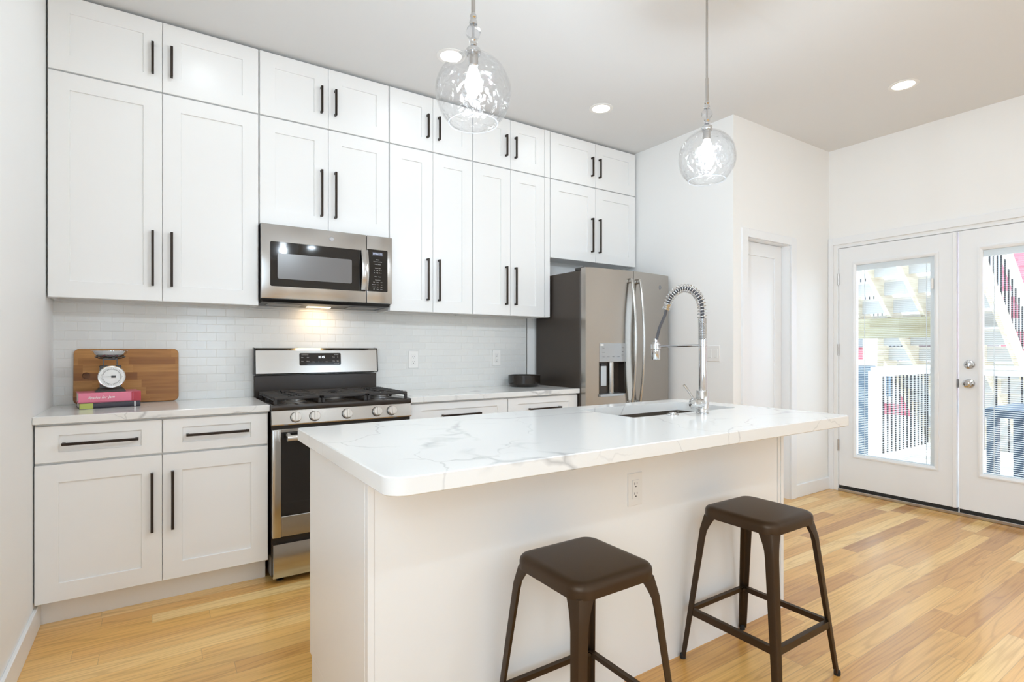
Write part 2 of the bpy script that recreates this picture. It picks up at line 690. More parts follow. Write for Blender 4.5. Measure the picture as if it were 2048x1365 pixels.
    def build(self, name, mat, parent=None, sharp=28):
        bm = self.bm
        bmesh.ops.recalc_face_normals(bm, faces=bm.faces)
        me = bpy.data.meshes.new(name)
        if parent is not None:
            org = wloc(parent)
        else:
            xs = [v.co for v in bm.verts]
            org = Vector(((min(v.x for v in xs) + max(v.x for v in xs)) / 2, (min(v.y for v in xs) + max(v.y for v in xs)) / 2, min(v.z for v in xs)))
        for v in bm.verts:
            v.co -= org
        bm.to_mesh(me)
        bm.free()
        me.polygons.foreach_set('use_smooth', [True] * len(me.polygons))
        try:
            me.set_sharp_from_angle(angle=math.radians(sharp))
        except Exception:
            pass
        me.materials.append(MATS[mat])
        o = bpy.data.objects.new(name, me)
        COL.objects.link(o)
        if parent is not None:
            o.parent = parent
        else:
            o.location = org
        return o


def inset(pts, d):
    n = len(pts)
    area = sum(pts[i][0] * pts[(i + 1) % n][1] - pts[(i + 1) % n][0] * pts[i][1] for i in range(n))
    s = 1 if area > 0 else -1
    out = []
    for i in range(n):
        p0, p1, p2 = Vector(pts[i - 1]), Vector(pts[i]), Vector(pts[(i + 1) % n])
        e1 = (p1 - p0).normalized()
        e2 = (p2 - p1).normalized()
        n1 = Vector((-e1.y, e1.x)) * s
        n2 = Vector((-e2.y, e2.x)) * s
        k = 1 + n1.dot(n2)
        out.append(tuple(p1 + (n1 + n2) * (d / max(k, 0.2))))
    return out


def rrect(x0, x1, y0, y1, r, seg=6):
    rs = r if isinstance(r, (list, tuple)) else [r] * 4      # order: (x1,y1) (x0,y1) (x0,y0) (x1,y0)
    pts = []
    for (cx, cy, a0), rr in zip(((x1, y1, 0), (x0, y1, 90), (x0, y0, 180), (x1, y0, 270)), rs):
        sx = -1 if cx == x1 else 1
        sy = -1 if cy == y1 else 1
        if rr <= 0:
            pts.append((cx, cy))
            continue
        for k in range(seg + 1):
            a = math.radians(a0 + 90 * k / seg)
            pts.append((cx + sx * rr + rr * math.cos(a), cy + sy * rr + rr * math.sin(a)))
    return pts


def tag(o, label, cat, group=None, kind=None):
    o['label'] = label
    o['category'] = cat
    if group:
        o['group'] = group
    if kind:
        o['kind'] = kind
    return o


def thing(name, loc, label, cat, group=None):
    o = bpy.data.objects.new(name, None)
    COL.objects.link(o)
    o.empty_display_size = 0.05
    o.location = loc
    return tag(o, label, cat, group)


def struct(o, label=None):
    o['kind'] = 'structure'
    if label:
        o['label'] = label
    return o


def text(name, s, size, loc, rot, mat, parent, extrude=0.0004, align='CENTER', shear=0.0, space=1.0, sx=1.0):
    cu = bpy.data.curves.new(name, 'FONT')
    cu.body = s
    cu.size = size
    cu.extrude = extrude
    cu.align_x = align
    cu.align_y = 'CENTER'
    cu.shear = shear
    cu.space_character = space
    cu.resolution_u = 3
    tmp = bpy.data.objects.new(name, cu)
    COL.objects.link(tmp)
    bpy.context.view_layer.update()
    me = bpy.data.meshes.new_from_object(tmp.evaluated_get(bpy.context.evaluated_depsgraph_get()))
    bpy.data.objects.remove(tmp)
    bpy.data.curves.remove(cu)
    me.name = name
    M = Matrix.Rotation(rot[2], 4, 'Z') @ Matrix.Rotation(rot[1], 4, 'Y') @ Matrix.Rotation(rot[0], 4, 'X') @ Matrix.Diagonal((sx, 1, 1, 1))
    me.transform(M)
    me.transform(Matrix.Translation(Vector(loc) - wloc(parent)))
    me.materials.clear()
    me.materials.append(MATS[mat])
    o = bpy.data.objects.new(name, me)
    COL.objects.link(o)
    o.parent = parent
    return o


FACE = (PI / 2, 0, 0)           # text standing up, facing the camera side (-Y)

# ------------------------------------------------------------------ room shell
CZ = 2.9065
XR, XP, YP, YB = 5.28, 3.923, -1.17, -8.0
struct(MB().box(-0.15, XR + 0.15, YB - 0.15, 0.12, -0.12, 0).build('floor', 'oak_floor'), 'light natural oak strip floor')
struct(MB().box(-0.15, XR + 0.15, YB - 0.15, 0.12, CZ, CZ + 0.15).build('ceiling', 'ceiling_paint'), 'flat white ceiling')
mb = MB().box(-0.15, 0, YB, WIN_Y[0], 0, CZ).box(-0.15, 0, WIN_Y[1], 0, 0, CZ).box(-0.15, 0, WIN_Y[0], WIN_Y[1], 0, 0.9).box(-0.15, 0, WIN_Y[0], WIN_Y[1], 2.4, CZ)
struct(mb.build('wall_left', 'wall_paint'))
wf = MB()
for (p, q, r, s) in ((WIN_Y[0], WIN_Y[0] + .05, .9, 2.4), (WIN_Y[1] - .05, WIN_Y[1], .9, 2.4), (WIN_Y[0] + .05, WIN_Y[1] - .05, .9, .95), (WIN_Y[0] + .05, WIN_Y[1] - .05, 2.35, 2.4)):
    wf.box(-0.09, -0.03, p, q, r, s)
struct(wf.build('window_3', 'trim_paint'))  # frame of the made-up side window, added to bring in light from the left
struct(MB().box(0, XP, 0, 0.12, 0, CZ).build('wall_back', 'wall_paint'))
# partition beside the refrigerator and the wall with the narrow door
DX0, DX1, DZ = 4.085, 4.67, 2.035
struct(MB().box(XP, XP + 0.11, YP, 0.0, 0, CZ).build('wall_partition', 'wall_paint'))
mb = MB().box(XP + 0.11, DX0, YP, YP + 0.11, 0, CZ).box(DX1, XR, YP, YP + 0.11, 0, CZ).box(DX0, DX1, YP, YP + 0.11, DZ, CZ)
struct(mb.build('wall_doorway', 'wall_paint'))
# right wall with the opening for the double doors
FY0, FY1, FZ = -1.235, -2.895, 2.075
mb = MB().box(XR, XR + 0.15, FY0, 0.0, 0, CZ).box(XR, XR + 0.15, YB, FY1, 0, CZ).box(XR, XR + 0.15, FY1, FY0, FZ, CZ)
struct(mb.build('wall_right', 'wall_paint'))
# front wall (behind the camera) with two unseen windows added as light sources
mb = MB()
xs = [0, WIN_X[0][0], WIN_X[0][1], WIN_X[1][0], WIN_X[1][1], XR]
for i in (0, 2, 4):
    mb.box(xs[i], xs[i + 1], YB - 0.15, YB, 0, CZ)
for a, b in WIN_X:
    mb.box(a, b, YB - 0.15, YB, 0, 0.75).box(a, b, YB - 0.15, YB, 2.35, CZ)
struct(mb.build('wall_front', 'wall_paint'))
for k, (a, b) in enumerate(WIN_X):
    wf = MB()
    for (p, q, r, s) in ((a, a + .05, .75, 2.35), (b - .05, b, .75, 2.35), (a + .05, b - .05, .75, .80), (a + .05, b - .05, 2.30, 2.35), (a + .05, b - .05, 1.53, 1.58)):
        wf.box(p, q, YB - 0.07, YB + 0.01, r, s)
    struct(wf.build('window_%d' % (k + 1), 'trim_paint'))
# baseboards
struct(MB().box(0, 0.014, YB, -0.455, 0, 0.105, 0.003).build('baseboard_left', 'trim_paint'), 'white baseboard along the left wall')
struct(MB().box(4.742, XR, YP - 0.014, YP, 0, 0.105, 0.003).build('baseboard_doorway', 'trim_paint'), 'white baseboard right of the narrow door')
struct(MB().box(XR - 0.014, XR, YB, -2.99, 0, 0.105, 0.003).build('baseboard_right', 'trim_paint'))
struct(MB().box(XP - 0.014, XP, YP + 0.002, -0.66, 0, 0.105, 0.003).build('baseboard_partition', 'trim_paint'))
# casing and jamb of the narrow door
mb = MB().box(4.012, DX0, YP - 0.016, YP, 0, DZ + 0.062, 0.002).box(DX1, 4.742, YP - 0.016, YP, 0, DZ + 0.062, 0.002).box(DX0, DX1, YP - 0.016, YP, DZ, DZ + 0.062, 0.002)
mb.box(DX0 - 0.001, DX0 + 0.004, YP, YP + 0.11, 0, DZ).box(DX1 - 0.004, DX1 + 0.001, YP, YP + 0.11, 0, DZ).box(DX0, DX1, YP, YP + 0.11, DZ - 0.004, DZ + 0.001)
struct(mb.build('trim_1', 'trim_paint'), 'white casing around the narrow closet door')


def shaker(mb, x0, x1, z0, z1, yf, th=0.019, rx=0.080, rz=0.080, rec=0.0075, sgn=-1):
    """recessed-panel front whose face looks to -Y (sgn=-1) or +Y (sgn=1)"""
    def ring(d, dz, y):
        return [(x0 + d, y, z0 + dz), (x1 - d, y, z0 + dz), (x1 - d, y, z1 - dz), (x0 + d, y, z1 - dz)]
    s = -sgn
    mb.rings_rect([ring(0, 0, yf + s * th), ring(0, 0, yf + s * 0.0015), ring(0.0015, 0.0015, yf), ring(rx, rz, yf), ring(rx + 0.0015, rz + 0.0015, yf + s * rec)])
    return mb


# narrow closet door, panel recessed in its frame
struct(shaker(MB(), DX0 + 0.006, DX1 - 0.007, 0.012, DZ - 0.006, YP + 0.066, 0.035, 0.095, 0.10, 0.009).build('door_1', 'trim_paint'), 'narrow white closet door with one recessed panel')


# ------------------------------------------------------------------ cabinets
def pull_v(parent, x, z0, z1, yf, sgn=-1):
    d = 0.030 * sgn
    mb = MB().box(x - 0.0058, x + 0.0058, yf + d * 0.62, yf + d, z0, z1, 0.0008)
    for z in (z0 + 0.006, z1 - 0.006):
        mb.box(x - 0.0055, x + 0.0055, yf, yf + d * 0.7, z - 0.006, z + 0.006)
    return mb.build('handle', 'bronze_pull', parent)


def pull_h(parent, x0, x1, z, yf, sgn=-1):
    d = 0.030 * sgn
    mb = MB().box(x0, x1, yf + d * 0.62, yf + d, z - 0.0058, z + 0.0058, 0.0008)
    for x in (x0 + 0.006, x1 - 0.006):
        mb.box(x - 0.006, x + 0.006, yf, yf + d * 0.7, z - 0.0055, z + 0.0055)
    return mb.build('handle', 'bronze_pull', parent)


YU = -0.233
UB, UM, UT, UTOP = 1.449, 1.912, 2.528, 2.8955


def wall_cabinet(x0, x1, z0, z1, hz, label, group, filler=0.0):
    t = thing('wall_cabinet', ((x0 + x1) / 2, -0.11, z0), label, 'cabinet', group)
    body = MB().box(x0 + 0.0008, x1 + filler - 0.0008, YU + 0.0205, -0.0015, z0 + (0.012 if z0 < 2.4 else 0.001), z1)
    if z0 < 2.4:        # lower edge of the box: sides and front rail hang below the bottom panel
        body.box(x0 + 0.0008, x0 + 0.018, YU + 0.0205, -0.0015, z0, z0 + 0.012)
        body.box(x1 + filler - 0.018, x1 + filler - 0.0008, YU + 0.0205, -0.0015, z0, z0 + 0.012)
        body.box(x0 + 0.018, x1 + filler - 0.018, YU + 0.0205, YU + 0.039, z0, z0 + 0.012)
    body.build('body', 'cabinet_paint', t)
    xm = (x0 + x1) / 2
    for a, b, hx in ((x0 + 0.004, xm - 0.0012, xm - 0.042), (xm + 0.0012, x1 - 0.004, xm + 0.040)):
        d = shaker(MB(), a, b, z0 + 0.001, z1 - 0.007, YU, 0.0195).build('door', 'cabinet_paint', t)
        pull_v(d, hx, hz[0], hz[1], YU)
    if filler:
        MB().box(x1, x1 + filler - 0.001, YU + 0.002, YU + 0.0200, z0 + 0.001, z1 - 0.004).build('filler_strip', 'cabinet_paint', t)
    return t


XA, XB, XC, XD, XD2, XE, XE2 = 0.004, 0.9155, 1.6775, 2.2895, 2.9215, 2.973, 3.905
LO, SH, TP = (1.527, 1.806), (1.992, 2.270), (2.611, 2.766)
wall_cabinet(XA, XB, UB, UT, LO, 'tall white wall cabinet at the left wall, above the cutting board', 'lower row of white wall cabinets')
wall_cabinet(XB, XC, UM, UT, SH, 'short white wall cabinet right above the microwave', 'lower row of white wall cabinets')
wall_cabinet(XC, XD, UB, UT, LO, 'tall white wall cabinet just right of the microwave', 'lower row of white wall cabinets')
wall_cabinet(XD, XD2, UB, UT, LO, 'tall white wall cabinet between the refrigerator side and its neighbour, with filler strip', 'lower row of white wall cabinets', XE - XD2 - 0.001)
wall_cabinet(XE, XE2, UM, UT, SH, 'short white wall cabinet directly over the refrigerator', 'lower row of white wall cabinets')
g2 = 'top row of small white cabinets under the ceiling'
wall_cabinet(XA, XB, UT, UTOP, TP, 'small white top cabinet in the corner at the left wall under the ceiling', g2)
wall_cabinet(XB, XC, UT, UTOP, TP, 'small white top cabinet two rows above the microwave', g2)
wall_cabinet(XC, XD, UT, UTOP, TP, 'small white top cabinet partly seen through the nearer glass pendant', g2)
wall_cabinet(XD, XD2, UT, UTOP, TP, 'small white top cabinet with filler strip, just left of the one above the refrigerator', g2, XE - XD2 - 0.001)
wall_cabinet(XE, XE2, UT, UTOP, TP, 'small white top cabinet beside the side wall, highest above the refrigerator', g2)

YB1 = -0.547


def base_cabinet(x0, x1, splits, label, hx, lh, group='white base cabinets along the back wall'):
    t = thing('base_cabinet', ((x0 + x1) / 2, -0.27, 0), label, 'cabinet', group)
    MB().box(x0, x1, YB1 + 0.0205, -0.002, 0.118, 0.884).build('body', 'cabinet_paint', t)
    MB().box(x0 + 0.001, x1 - 0.001, -0.451, -0.433, 0.0, 0.1178).build('toe_kick', 'cabinet_paint', t)
    for i, (a, b) in enumerate(zip(splits, splits[1:])):
        d = shaker(MB(), a + 0.0022, b - 0.0022, 0.7185, 0.874, YB1, 0.0195, 0.078, 0.041).build('drawer', 'cabinet_paint', t)
        pull_h(d, *hx[i], 0.7955, YB1)
        d = shaker(MB(), a + 0.0012, b - 0.0012, 0.121, 0.7085, YB1, 0.0195, 0.078, 0.077).build('door', 'cabinet_paint', t)
        pull_v(d, lh[i], 0.360, 0.632, YB1)
    return t


base_cabinet(0.004, 0.9145, (0.004, 0.457, 0.9125), 'white base cabinet left of the range, two drawers over two doors', ((0.096, 0.366), (0.552, 0.822)), (0.417, 0.497))
base_cabinet(1.682, 2.378, (1.684, 2.378), 'white base cabinet just right of the range, partly behind the island', ((1.895, 2.165),), (1.73,))
base_cabinet(2.380, 2.984, (2.380, 2.982), 'white base cabinet beside the refrigerator, partly behind the island', ((2.547, 2.817),), (2.43,))

ct = MB().box(0.001, 0.9172, -0.5674, -0.001, 0.885, 0.918, 0.002).build('countertop', 'quartz')
tag(ct, 'white veined quartz countertop left of the range, under the books', 'countertop')
ct = MB().box(1.6785, 2.986, -0.5674, -0.001, 0.885, 0.918, 0.002).build('countertop', 'quartz')
tag(ct, 'white veined quartz countertop between range and refrigerator', 'countertop')
mb = MB().box(0.0, 2.905, -0.0085, -0.0003, 0.9182, UB - 0.0005)
bs = struct(mb.build('wall_backsplash', 'subway_tile'), 'small white glazed tiles laid in running bond behind the counter')
MB().box(2.9052, 2.9115, -0.0105, -0.0003, 0.9182, UB - 0.0005).build('edge_trim', 'nickel', bs)


# ------------------------------------------------------------------ outlets and switch
def outlet(c, face, label, wide=False):
    """decora plate; face '-y' or '-x'"""
    x, y, z = c
    t = thing('electrical_outlet' if not wide else 'light_switch', c, label, 'outlet' if not wide else 'switch', None)

    def bx(mb, u0, u1, z0, z1, d0, d1, b=0.0):
        if face == '-y':
            mb.box(x + u0, x + u1, y - d1, y - d0, z + z0, z + z1, b)
        else:
            mb.box(x - d1, x - d0, y - u1, y - u0, z + z0, z + z1, b)
        return mb
    wd = 0.037 if not wide else 0.060
    bx(MB(), -wd, wd, -0.060, 0.060, 0.0002, 0.0065, 0.002).build('cover_plate', 'white_plastic', t)
    if not wide:
        f = bx(MB(), -0.0165, 0.0165, -0.034, 0.034, 0.0062, 0.0088, 0.0008).build('receptacle', 'white_plastic', t)
        mb = MB()
        for zc in (0.017, -0.019):
            bx(mb, -0.0075, -0.0052, zc, zc + 0.0085, 0.0088, 0.0092)
            bx(mb, 0.0050, 0.0070, zc + 0.001, zc + 0.0082, 0.0088, 0.0092)
            bx(mb, -0.0025, 0.0025, zc - 0.0085, zc - 0.0040, 0.0088, 0.0092)
        mb.build('slots', 'slot_dark', f)
        bx(MB(), -0.0172, 0.0172, -0.0347, 0.0347, 0.0064, 0.0067).build('gap_line', 'label_grey', f)
    else:
        for u in (-0.026, 0.026):
            r = bx(MB(), u - 0.0165, u + 0.0165, -0.034, 0.034, 0.0062, 0.0095, 0.001).build('rocker', 'white_plastic', t)
            bx(MB(), u - 0.010, u + 0.010, -0.030, -0.0275, 0.0095, 0.0098).build('indicator', 'label_grey', r)
    return t


outlet((1.936, -0.0085, 1.130), '-y', 'white wall outlet on the tiles right of the range')
outlet((2.622, -0.0085, 1.136), '-y', 'white wall outlet on the tiles above the dark bowl')
outlet((1.897, -2.1402, 0.690), '-y', 'white outlet on the seating side of the island below the overhang')
outlet((XP, -1.000, 1.170), '-x', 'white double rocker light switch on the side wall behind the faucet', True)


# ------------------------------------------------------------------ microwave
def microwave():
    x0, x1, yf, z0, z1 = 0.9175, 1.6755, -0.290, 1.488, 1.905
    t = thing('microwave_oven', ((x0 + x1) / 2, -0.15, 1.455), 'stainless over-the-range microwave with black window and keypad', 'microwave')
    MB().box(x0 + 0.001, x1 - 0.001, yf + 0.031, -0.010, z0 - 0.003, z1 + 0.002).build('body', 'black_plastic', t)
    # underside, lower than the door, with filters and lamp
    under = MB().loft([[(x0 + .004, -0.262, 1.4845), (x1 - .004, -0.262, 1.4845), (x1 - .004, -0.010, 1.4845), (x0 + .004, -0.010, 1.4845)],
                       [(x0 + .012, -0.250, 1.470), (x1 - .012, -0.250, 1.470), (x1 - .012, -0.012, 1.462), (x0 + .012, -0.012, 1.462)]]).build('underside', 'black_plastic', t)
    for a, b in ((x0 + 0.05, x0 + 0.24), (x1 - 0.24, x1 - 0.05)):
        MB().loft([[(a, -0.20, 1.4672), (b, -0.20, 1.4672), (b, -0.06, 1.4625), (a, -0.06, 1.4625)],
                   [(a, -0.20, 1.4660), (b, -0.20, 1.4660), (b, -0.06, 1.4610), (a, -0.06, 1.4610)]]).build('filter', 'window_mesh', under)
    MB().box(1.205, 1.345, -0.105, -0.060, 1.4600, 1.4660).build('lamp_lens', 'hood_lamp', under)
    lamp('hood_light', 'AREA', (1.275 - wloc(t).x, -0.120 + 0.15, 1.4560 - 1.455), 0.45, (1.0, 0.68, 0.36), (math.radians(12), 0, 0), 0.14, 0.04, parent=t)
    xs = 1.5115
    door = MB().box(x0, xs - 0.0012, yf, yf + 0.0305, z0, z1, 0.004, 2).build('door', 'steel', t)
    MB().prism(rrect(0.963, xs - 0.004, 1.557, 1.808, 0.010), yf - 0.0012, yf + 0.0025, 0.0006, 'y').build('window', 'black_glass', door)
    MB().prism(rrect(1.002, 1.420, 1.600, 1.744, 0.010), yf - 0.0018, yf + 0.001, 0.0, 'y').build('window_screen', 'window_mesh', door)
    pn = MB().box(xs + 0.0012, x1, yf, yf + 0.0305, z0, z1, 0.004, 2).build('control_panel', 'steel', t)
    MB().prism(rrect(xs + 0.002, 1.645, 1.560, 1.820, 0.008), yf - 0.0012, yf + 0.0025, 0.0006, 'y').build('keypad', 'black_glass', pn)
    MB().box(1.546, 1.616, yf - 0.0016, yf - 0.0010, 1.782, 1.804).build('display', 'dark_cover', pn)
    text('display_digits', 'PPR6555', 0.0175, (1.581, yf - 0.0020, 1.793), FACE, 'display_dim', pn, sx=0.95)
    rows = [('REHEAT', 1.757), ('Popcorn Potato Pizza', 1.745), ('Cook   Defrost', 1.729), ('Express Cook', 1.705), ('Power     Timer', 1.652), ('Convenience', 1.632)]
    for s, z in rows:
        text('key_print', s, 0.0062, (1.581, yf - 0.0016, z), FACE, 'label_grey', pn)
    for s, z in (('1   2   3   4   5', 1.691), ('6   7   8   9   0', 1.676)):
        text('key_print', s, 0.0080, (1.581, yf - 0.0016, z), FACE, 'white_ink', pn)
    for r in range(4):
        for c in range(3):
            zz = 1.618 - 0.0145 * r
            text('key_print', (('Add', 'Steam', 'Melt'), ('Beverage', 'Soup', 'Veg'), ('Cancel', 'Set', 'Start'), ('Off', 'Clock', 'Pause'))[r][c], 0.0058, (1.557 + 0.024 * c, yf - 0.0016, zz), FACE, 'label_grey', pn)
    # bowed vertical handle
    secs = []
    for k in range(13):
        u = k / 12
        z = 1.566 + u * 0.244
        bow = 0.016 + 0.020 * math.sin(PI * u)
        y = yf - bow
        secs.append([(1.474, y + 0.010, z), (1.474, y + 0.003, z), (1.483, y, z), (1.508, y, z), (1.516, y + 0.003, z), (1.516, y + 0.010, z)])
    hb = MB().loft(secs)
    for z in (1.570, 1.806):
        hb.box(1.478, 1.512, yf - 0.016, yf, z - 0.004, z + 0.004)
    hb.build('handle', 'steel', door)
    badge(door, (1.300, yf - 0.0005, 1.857), 0.0125)
    return t


def badge(parent, c, r, ax=(0, -1, 0), rot=FACE):
    b = MB().lathe([(r, 0), (r, 0.0012), (r * 0.86, 0.0016), (r * 0.86, 0.0004), (0, 0.0004)], c, ax, 28).build('badge', 'badge_grey', parent)
    n = Vector(ax)
    text('badge_letters', 'GE', r * 1.05, tuple(Vector(c) + n * 0.0012), rot, 'steel', b, shear=0.25)


microwave()


# ------------------------------------------------------------------ range
def gas_range():
    x0, x1, yf = 0.9215, 1.6745, -0.600
    t = thing('gas_range', ((x0 + x1) / 2, -0.3, 0), 'freestanding stainless gas range with five knobs and black cast-iron grates', 'range')
    MB().box(x0 + 0.002, x1 - 0.002, -0.570, -0.012, 0.035, 0.884).build('body', 'black_enamel', t)
    for x in (x0 + 0.05, x1 - 0.05):
        for y in (-0.53, -0.06):
            MB().lathe([(0, 0), (0.018, 0), (0.018, 0.006), (0.010, 0.010), (0.010, 0.036), (0, 0.036)], (x, y, 0), seg=16).build('leg', 'black_plastic', t)
    # knob panel: slightly sloping front with rounded ends
    prof = [(yf + 0.030, 0.812), (yf + 0.004, 0.812), (yf, 0.818), (yf + 0.014, 0.886), (yf + 0.030, 0.888)]
    cp = MB().prism([(p[0], p[1]) for p in prof], x0 - 0.001, x1 + 0.001, 0.0, 'x').build('knob_panel', 'steel', t)
    slope = Vector((0, -0.068, 0.014)).normalized()
    axn = Vector((0, -0.979, 0.2045)).normalized()
    for i, (x, z) in enumerate(((1.037, 0.850), (1.132, 0.850), (1.302, 0.851), (1.470, 0.852), (1.556, 0.852))):
        y = yf + 0.014 * (z - 0.818) / 0.068
        c = Vector((x, y, z))
        k = MB().lathe([(0, 0), (0.0255, 0), (0.0255, 0.010), (0.0245, 0.022), (0.0225, 0.0245), (0, 0.0245)], c, axn, 32).build('knob', 'knob_silver', t)
        g = MB().box(x - 0.0068, x + 0.0068, y - 0.034, y - 0.020, z - 0.0225, z + 0.0225, 0.002)
        g.rot(Matrix.Rotation(math.radians(-12), 3, 'X'), c)
        g.build('knob_grip', 'knob_silver', k)
        MB().lathe([(0.0275, 0.0002), (0.0275, 0.002), (0.0245, 0.002)], c, axn, 32).build('knob_ring', 'dark_gap', k)
        mk = MB()
        for dx in (0.004,):
            mk.box(x + dx - 0.003, x + dx + 0.003, y + 0.0040, y + 0.0050, z + 0.031, z + 0.0335)
        mk.rot(Matrix.Rotation(math.radians(-12), 3, 'X'), c)
        mk.build('index_mark', 'dark_gap', k)
    # cooktop tray
    top = MB().box(x0 - 0.002, x1 + 0.002, yf + 0.004, -0.062, 0.8885, 0.9165, 0.005, 2).build('cooktop', 'black_enamel', t)
    # burners
    for (x, y, r) in ((1.06, -0.45, 0.048), (1.06, -0.19, 0.038), (1.298, -0.32, 0.052), (1.535, -0.45, 0.052), (1.535, -0.19, 0.036)):
        b = MB().lathe([(0, 0), (r * 1.25, 0), (r * 1.2, 0.006), (r * 0.95, 0.010), (r * 0.9, 0.018), (0, 0.018)], (x, y, 0.9165), seg=28).build('burner', 'burner_silver', t)
        MB().lathe([(0, 0.0), (r * 0.88, 0.0), (r * 0.88, 0.006), (r * 0.7, 0.010), (0, 0.011)], (x, y, 0.9345), seg=28).build('burner_cap', 'cast_iron', b)
    # three continuous grates
    gx = (x0 + 0.012, x0 + 0.252, x1 - 0.252, x1 - 0.012)
    for i in range(3):
        a, b = gx[i] + 0.002, gx[i + 1] - 0.002
        g = MB()
        zt, zb = 0.9555, 0.9405
        ya, yb = yf + 0.028, -0.085
        for (p, q, r, s) in ((a, b, ya, ya + 0.014), (a, b, yb - 0.014, yb), (a, a + 0.013, ya, yb), (b - 0.013, b, ya, yb)):
            outer = (i == 0 and q == a + 0.013) or (i == 2 and p == b - 0.013)
            g.box(p, q, r, s, zb - (0.006 if outer else 0), zb + 0.004 if outer else zt, 0.003)
        if i != 1:
            xl, xr = (a - 0.0, a + 0.055) if i == 0 else (b - 0.055, b)
            n = 11
            for k in range(n):
                y = ya + 0.035 + (yb - ya - 0.07) * k / (n - 1)
                g.box(a - (0.004 if i == 0 else -0.010), a + 0.075, y - 0.004, y + 0.004, zb + 0.002, zt, 0.002)
                g.box(b - 0.075, b + (0.004 if i == 2 else -0.010), y - 0.004, y + 0.004, zb + 0.002, zt, 0.002)
            cx = (a + b) / 2
            for cy in (-0.45, -0.19):
                g.box(cx - 0.005, cx + 0.005, cy + 0.022, cy + 0.115, zb, zt, 0.002)
                g.box(cx - 0.005, cx + 0.005, cy - 0.115, cy - 0.022, zb, zt, 0.002)
                for sx in (-1, 1):
                    g.tube([(cx + sx * 0.018, cy, zt - 0.006), (cx + sx * 0.105, cy + 0.03, zt - 0.006)], 0.006, 6)
            g.box(a, b, -0.327, -0.313, zb, zt, 0.002)
        else:
            for k in range(13):
                y = ya + 0.03 + (yb - ya - 0.06) * k / 12
                if abs(y + 0.32) < 0.09:
                    g.box(a + 0.010, a + 0.07, y - 0.004, y + 0.004, zb + 0.002, zt, 0.002)
                    g.box(b - 0.07, b - 0.010, y - 0.004, y + 0.004, zb + 0.002, zt, 0.002)
                else:
                    g.box(a + 0.010, b - 0.010, y - 0.004, y + 0.004, zb + 0.002, zt, 0.002)
            for s in (-1, 1):
                g.tube([(1.298 + s * 0.02, -0.32 + 0.02, zt - .006), (1.298 + s * 0.085, -0.32 + 0.085, zt - .006)], 0.006, 6)
                g.tube([(1.298 + s * 0.02, -0.32 - 0.02, zt - .006), (1.298 + s * 0.085, -0.32 - 0.085, zt - .006)], 0.006, 6)
        for x in (a + 0.008, b - 0.008):
            for y in (ya + 0.007, yb - 0.007, -0.32):
                g.box(x - 0.008, x + 0.008, y - 0.007, y + 0.007, 0.9163, zb + 0.002, 0.002)
        g.build('grate', 'cast_iron', t)
    # backguard
    MB().box(x0 - 0.008, 1.653, -0.062, -0.014, 0.9167, 1.046, 0.003).build('backguard', 'black_enamel', t)
    secs = []
    xl, xr = x0 - 0.010, 1.656
    prof = [(-0.020, 1.052), (-0.080, 1.052), (-0.088, 1.058), (-0.076, 1.195), (-0.064, 1.209), (-0.020, 1.212)]
    bg_ = MB().prism(prof, xl + 0.008, xr - 0.008, 0, 'x').build('display_panel', 'steel', t)
    for xx in (xl, xr - 0.0078):
        MB().prism([(p[0] + (0.001 if p[0] > -0.03 else -0.001), p[1] + (0.001 if p[1] > 1.1 else -0.001)) for p in prof], xx, xx + 0.0078, 0.002, 'x').build('end_cap', 'black_plastic', bg_)
    an = math.atan2(0.012, 0.137)
    M = Matrix.Rotation(-an, 3, 'X')
    c = Vector((1.290, -0.0825, 1.1405))
    dp = MB().prism(rrect(1.163, 1.413, 1.1025, 1.1790, 0.008), c.y - 0.0012, c.y + 0.003, 0.0005, 'y').rot(M, c).build('display', 'black_glass', bg_)

    def onp(x, z, off=0.0016):
        v = M @ Vector((0, -off, z - c.z))
        return (x, c.y + v.y, c.z + v.z)
    r = (PI / 2 - an, 0, 0)
    text('clock_digits', '10 45', 0.021, onp(1.293, 1.153), r, 'display_white', dp, sx=0.9, space=0.95)
    for s, x, z in (('Cook Controls', 1.195, 1.168), ('Bake', 1.180, 1.152), ('Broil', 1.212, 1.152), ('Conv', 1.180, 1.128), ('Warm', 1.212, 1.128), ('Clean', 1.247, 1.124), ('+', 1.274, 1.124), ('-', 1.298, 1.124), ('Start', 1.325, 1.124), ('Set Timer', 1.385, 1.168), ('Timer', 1.368, 1.153), ('On', 1.393, 1.153), ('Oven', 1.368, 1.128), ('Light', 1.393, 1.128), ('Cancel Off', 1.385, 1.112)):
        text('key_print', s, 0.0065, onp(x, z), r, 'label_grey', dp)
    # oven door
    zb, zt = 0.240, 0.792
    dr = MB()
    y1 = yf + 0.030
    dr.box(x0 + 0.002, 0.966, yf, y1, zb, zt, 0.004, 2)
    dr.box(x1 - 0.044, x1 - 0.002, yf, y1, zb, zt, 0.004, 2)
    dr.box(0.9655, x1 - 0.0435, yf + 0.0005, y1, zb, 0.346, 0.003)
    dr.box(0.9655, x1 - 0.0435, yf + 0.004, y1, 0.775, zt, 0.002)
    door = dr.build('oven_door', 'steel', t)
    MB().box(0.9662, x1 - 0.0442, yf + 0.003, yf + 0.020, 0.3465, 0.7745).build('oven_window', 'black_glass', door)
    ins = MB()
    ins.box(1.02, x1 - 0.10, yf + 0.0022, yf + 0.0029, 0.41, 0.415)
    hb = MB().tube([(0.985, yf - 0.050, 0.752), (1.612, yf - 0.050, 0.752)], 0.0155, 20)
    for x in (1.000, 1.597):
        hb.tube([(x, yf + 0.006, 0.762), (x, yf - 0.050, 0.752)], 0.011, 12)
    ins.bm.free()
    hb.build('oven_handle', 'knob_silver', door)
    # storage drawer, bowed
    secs = []
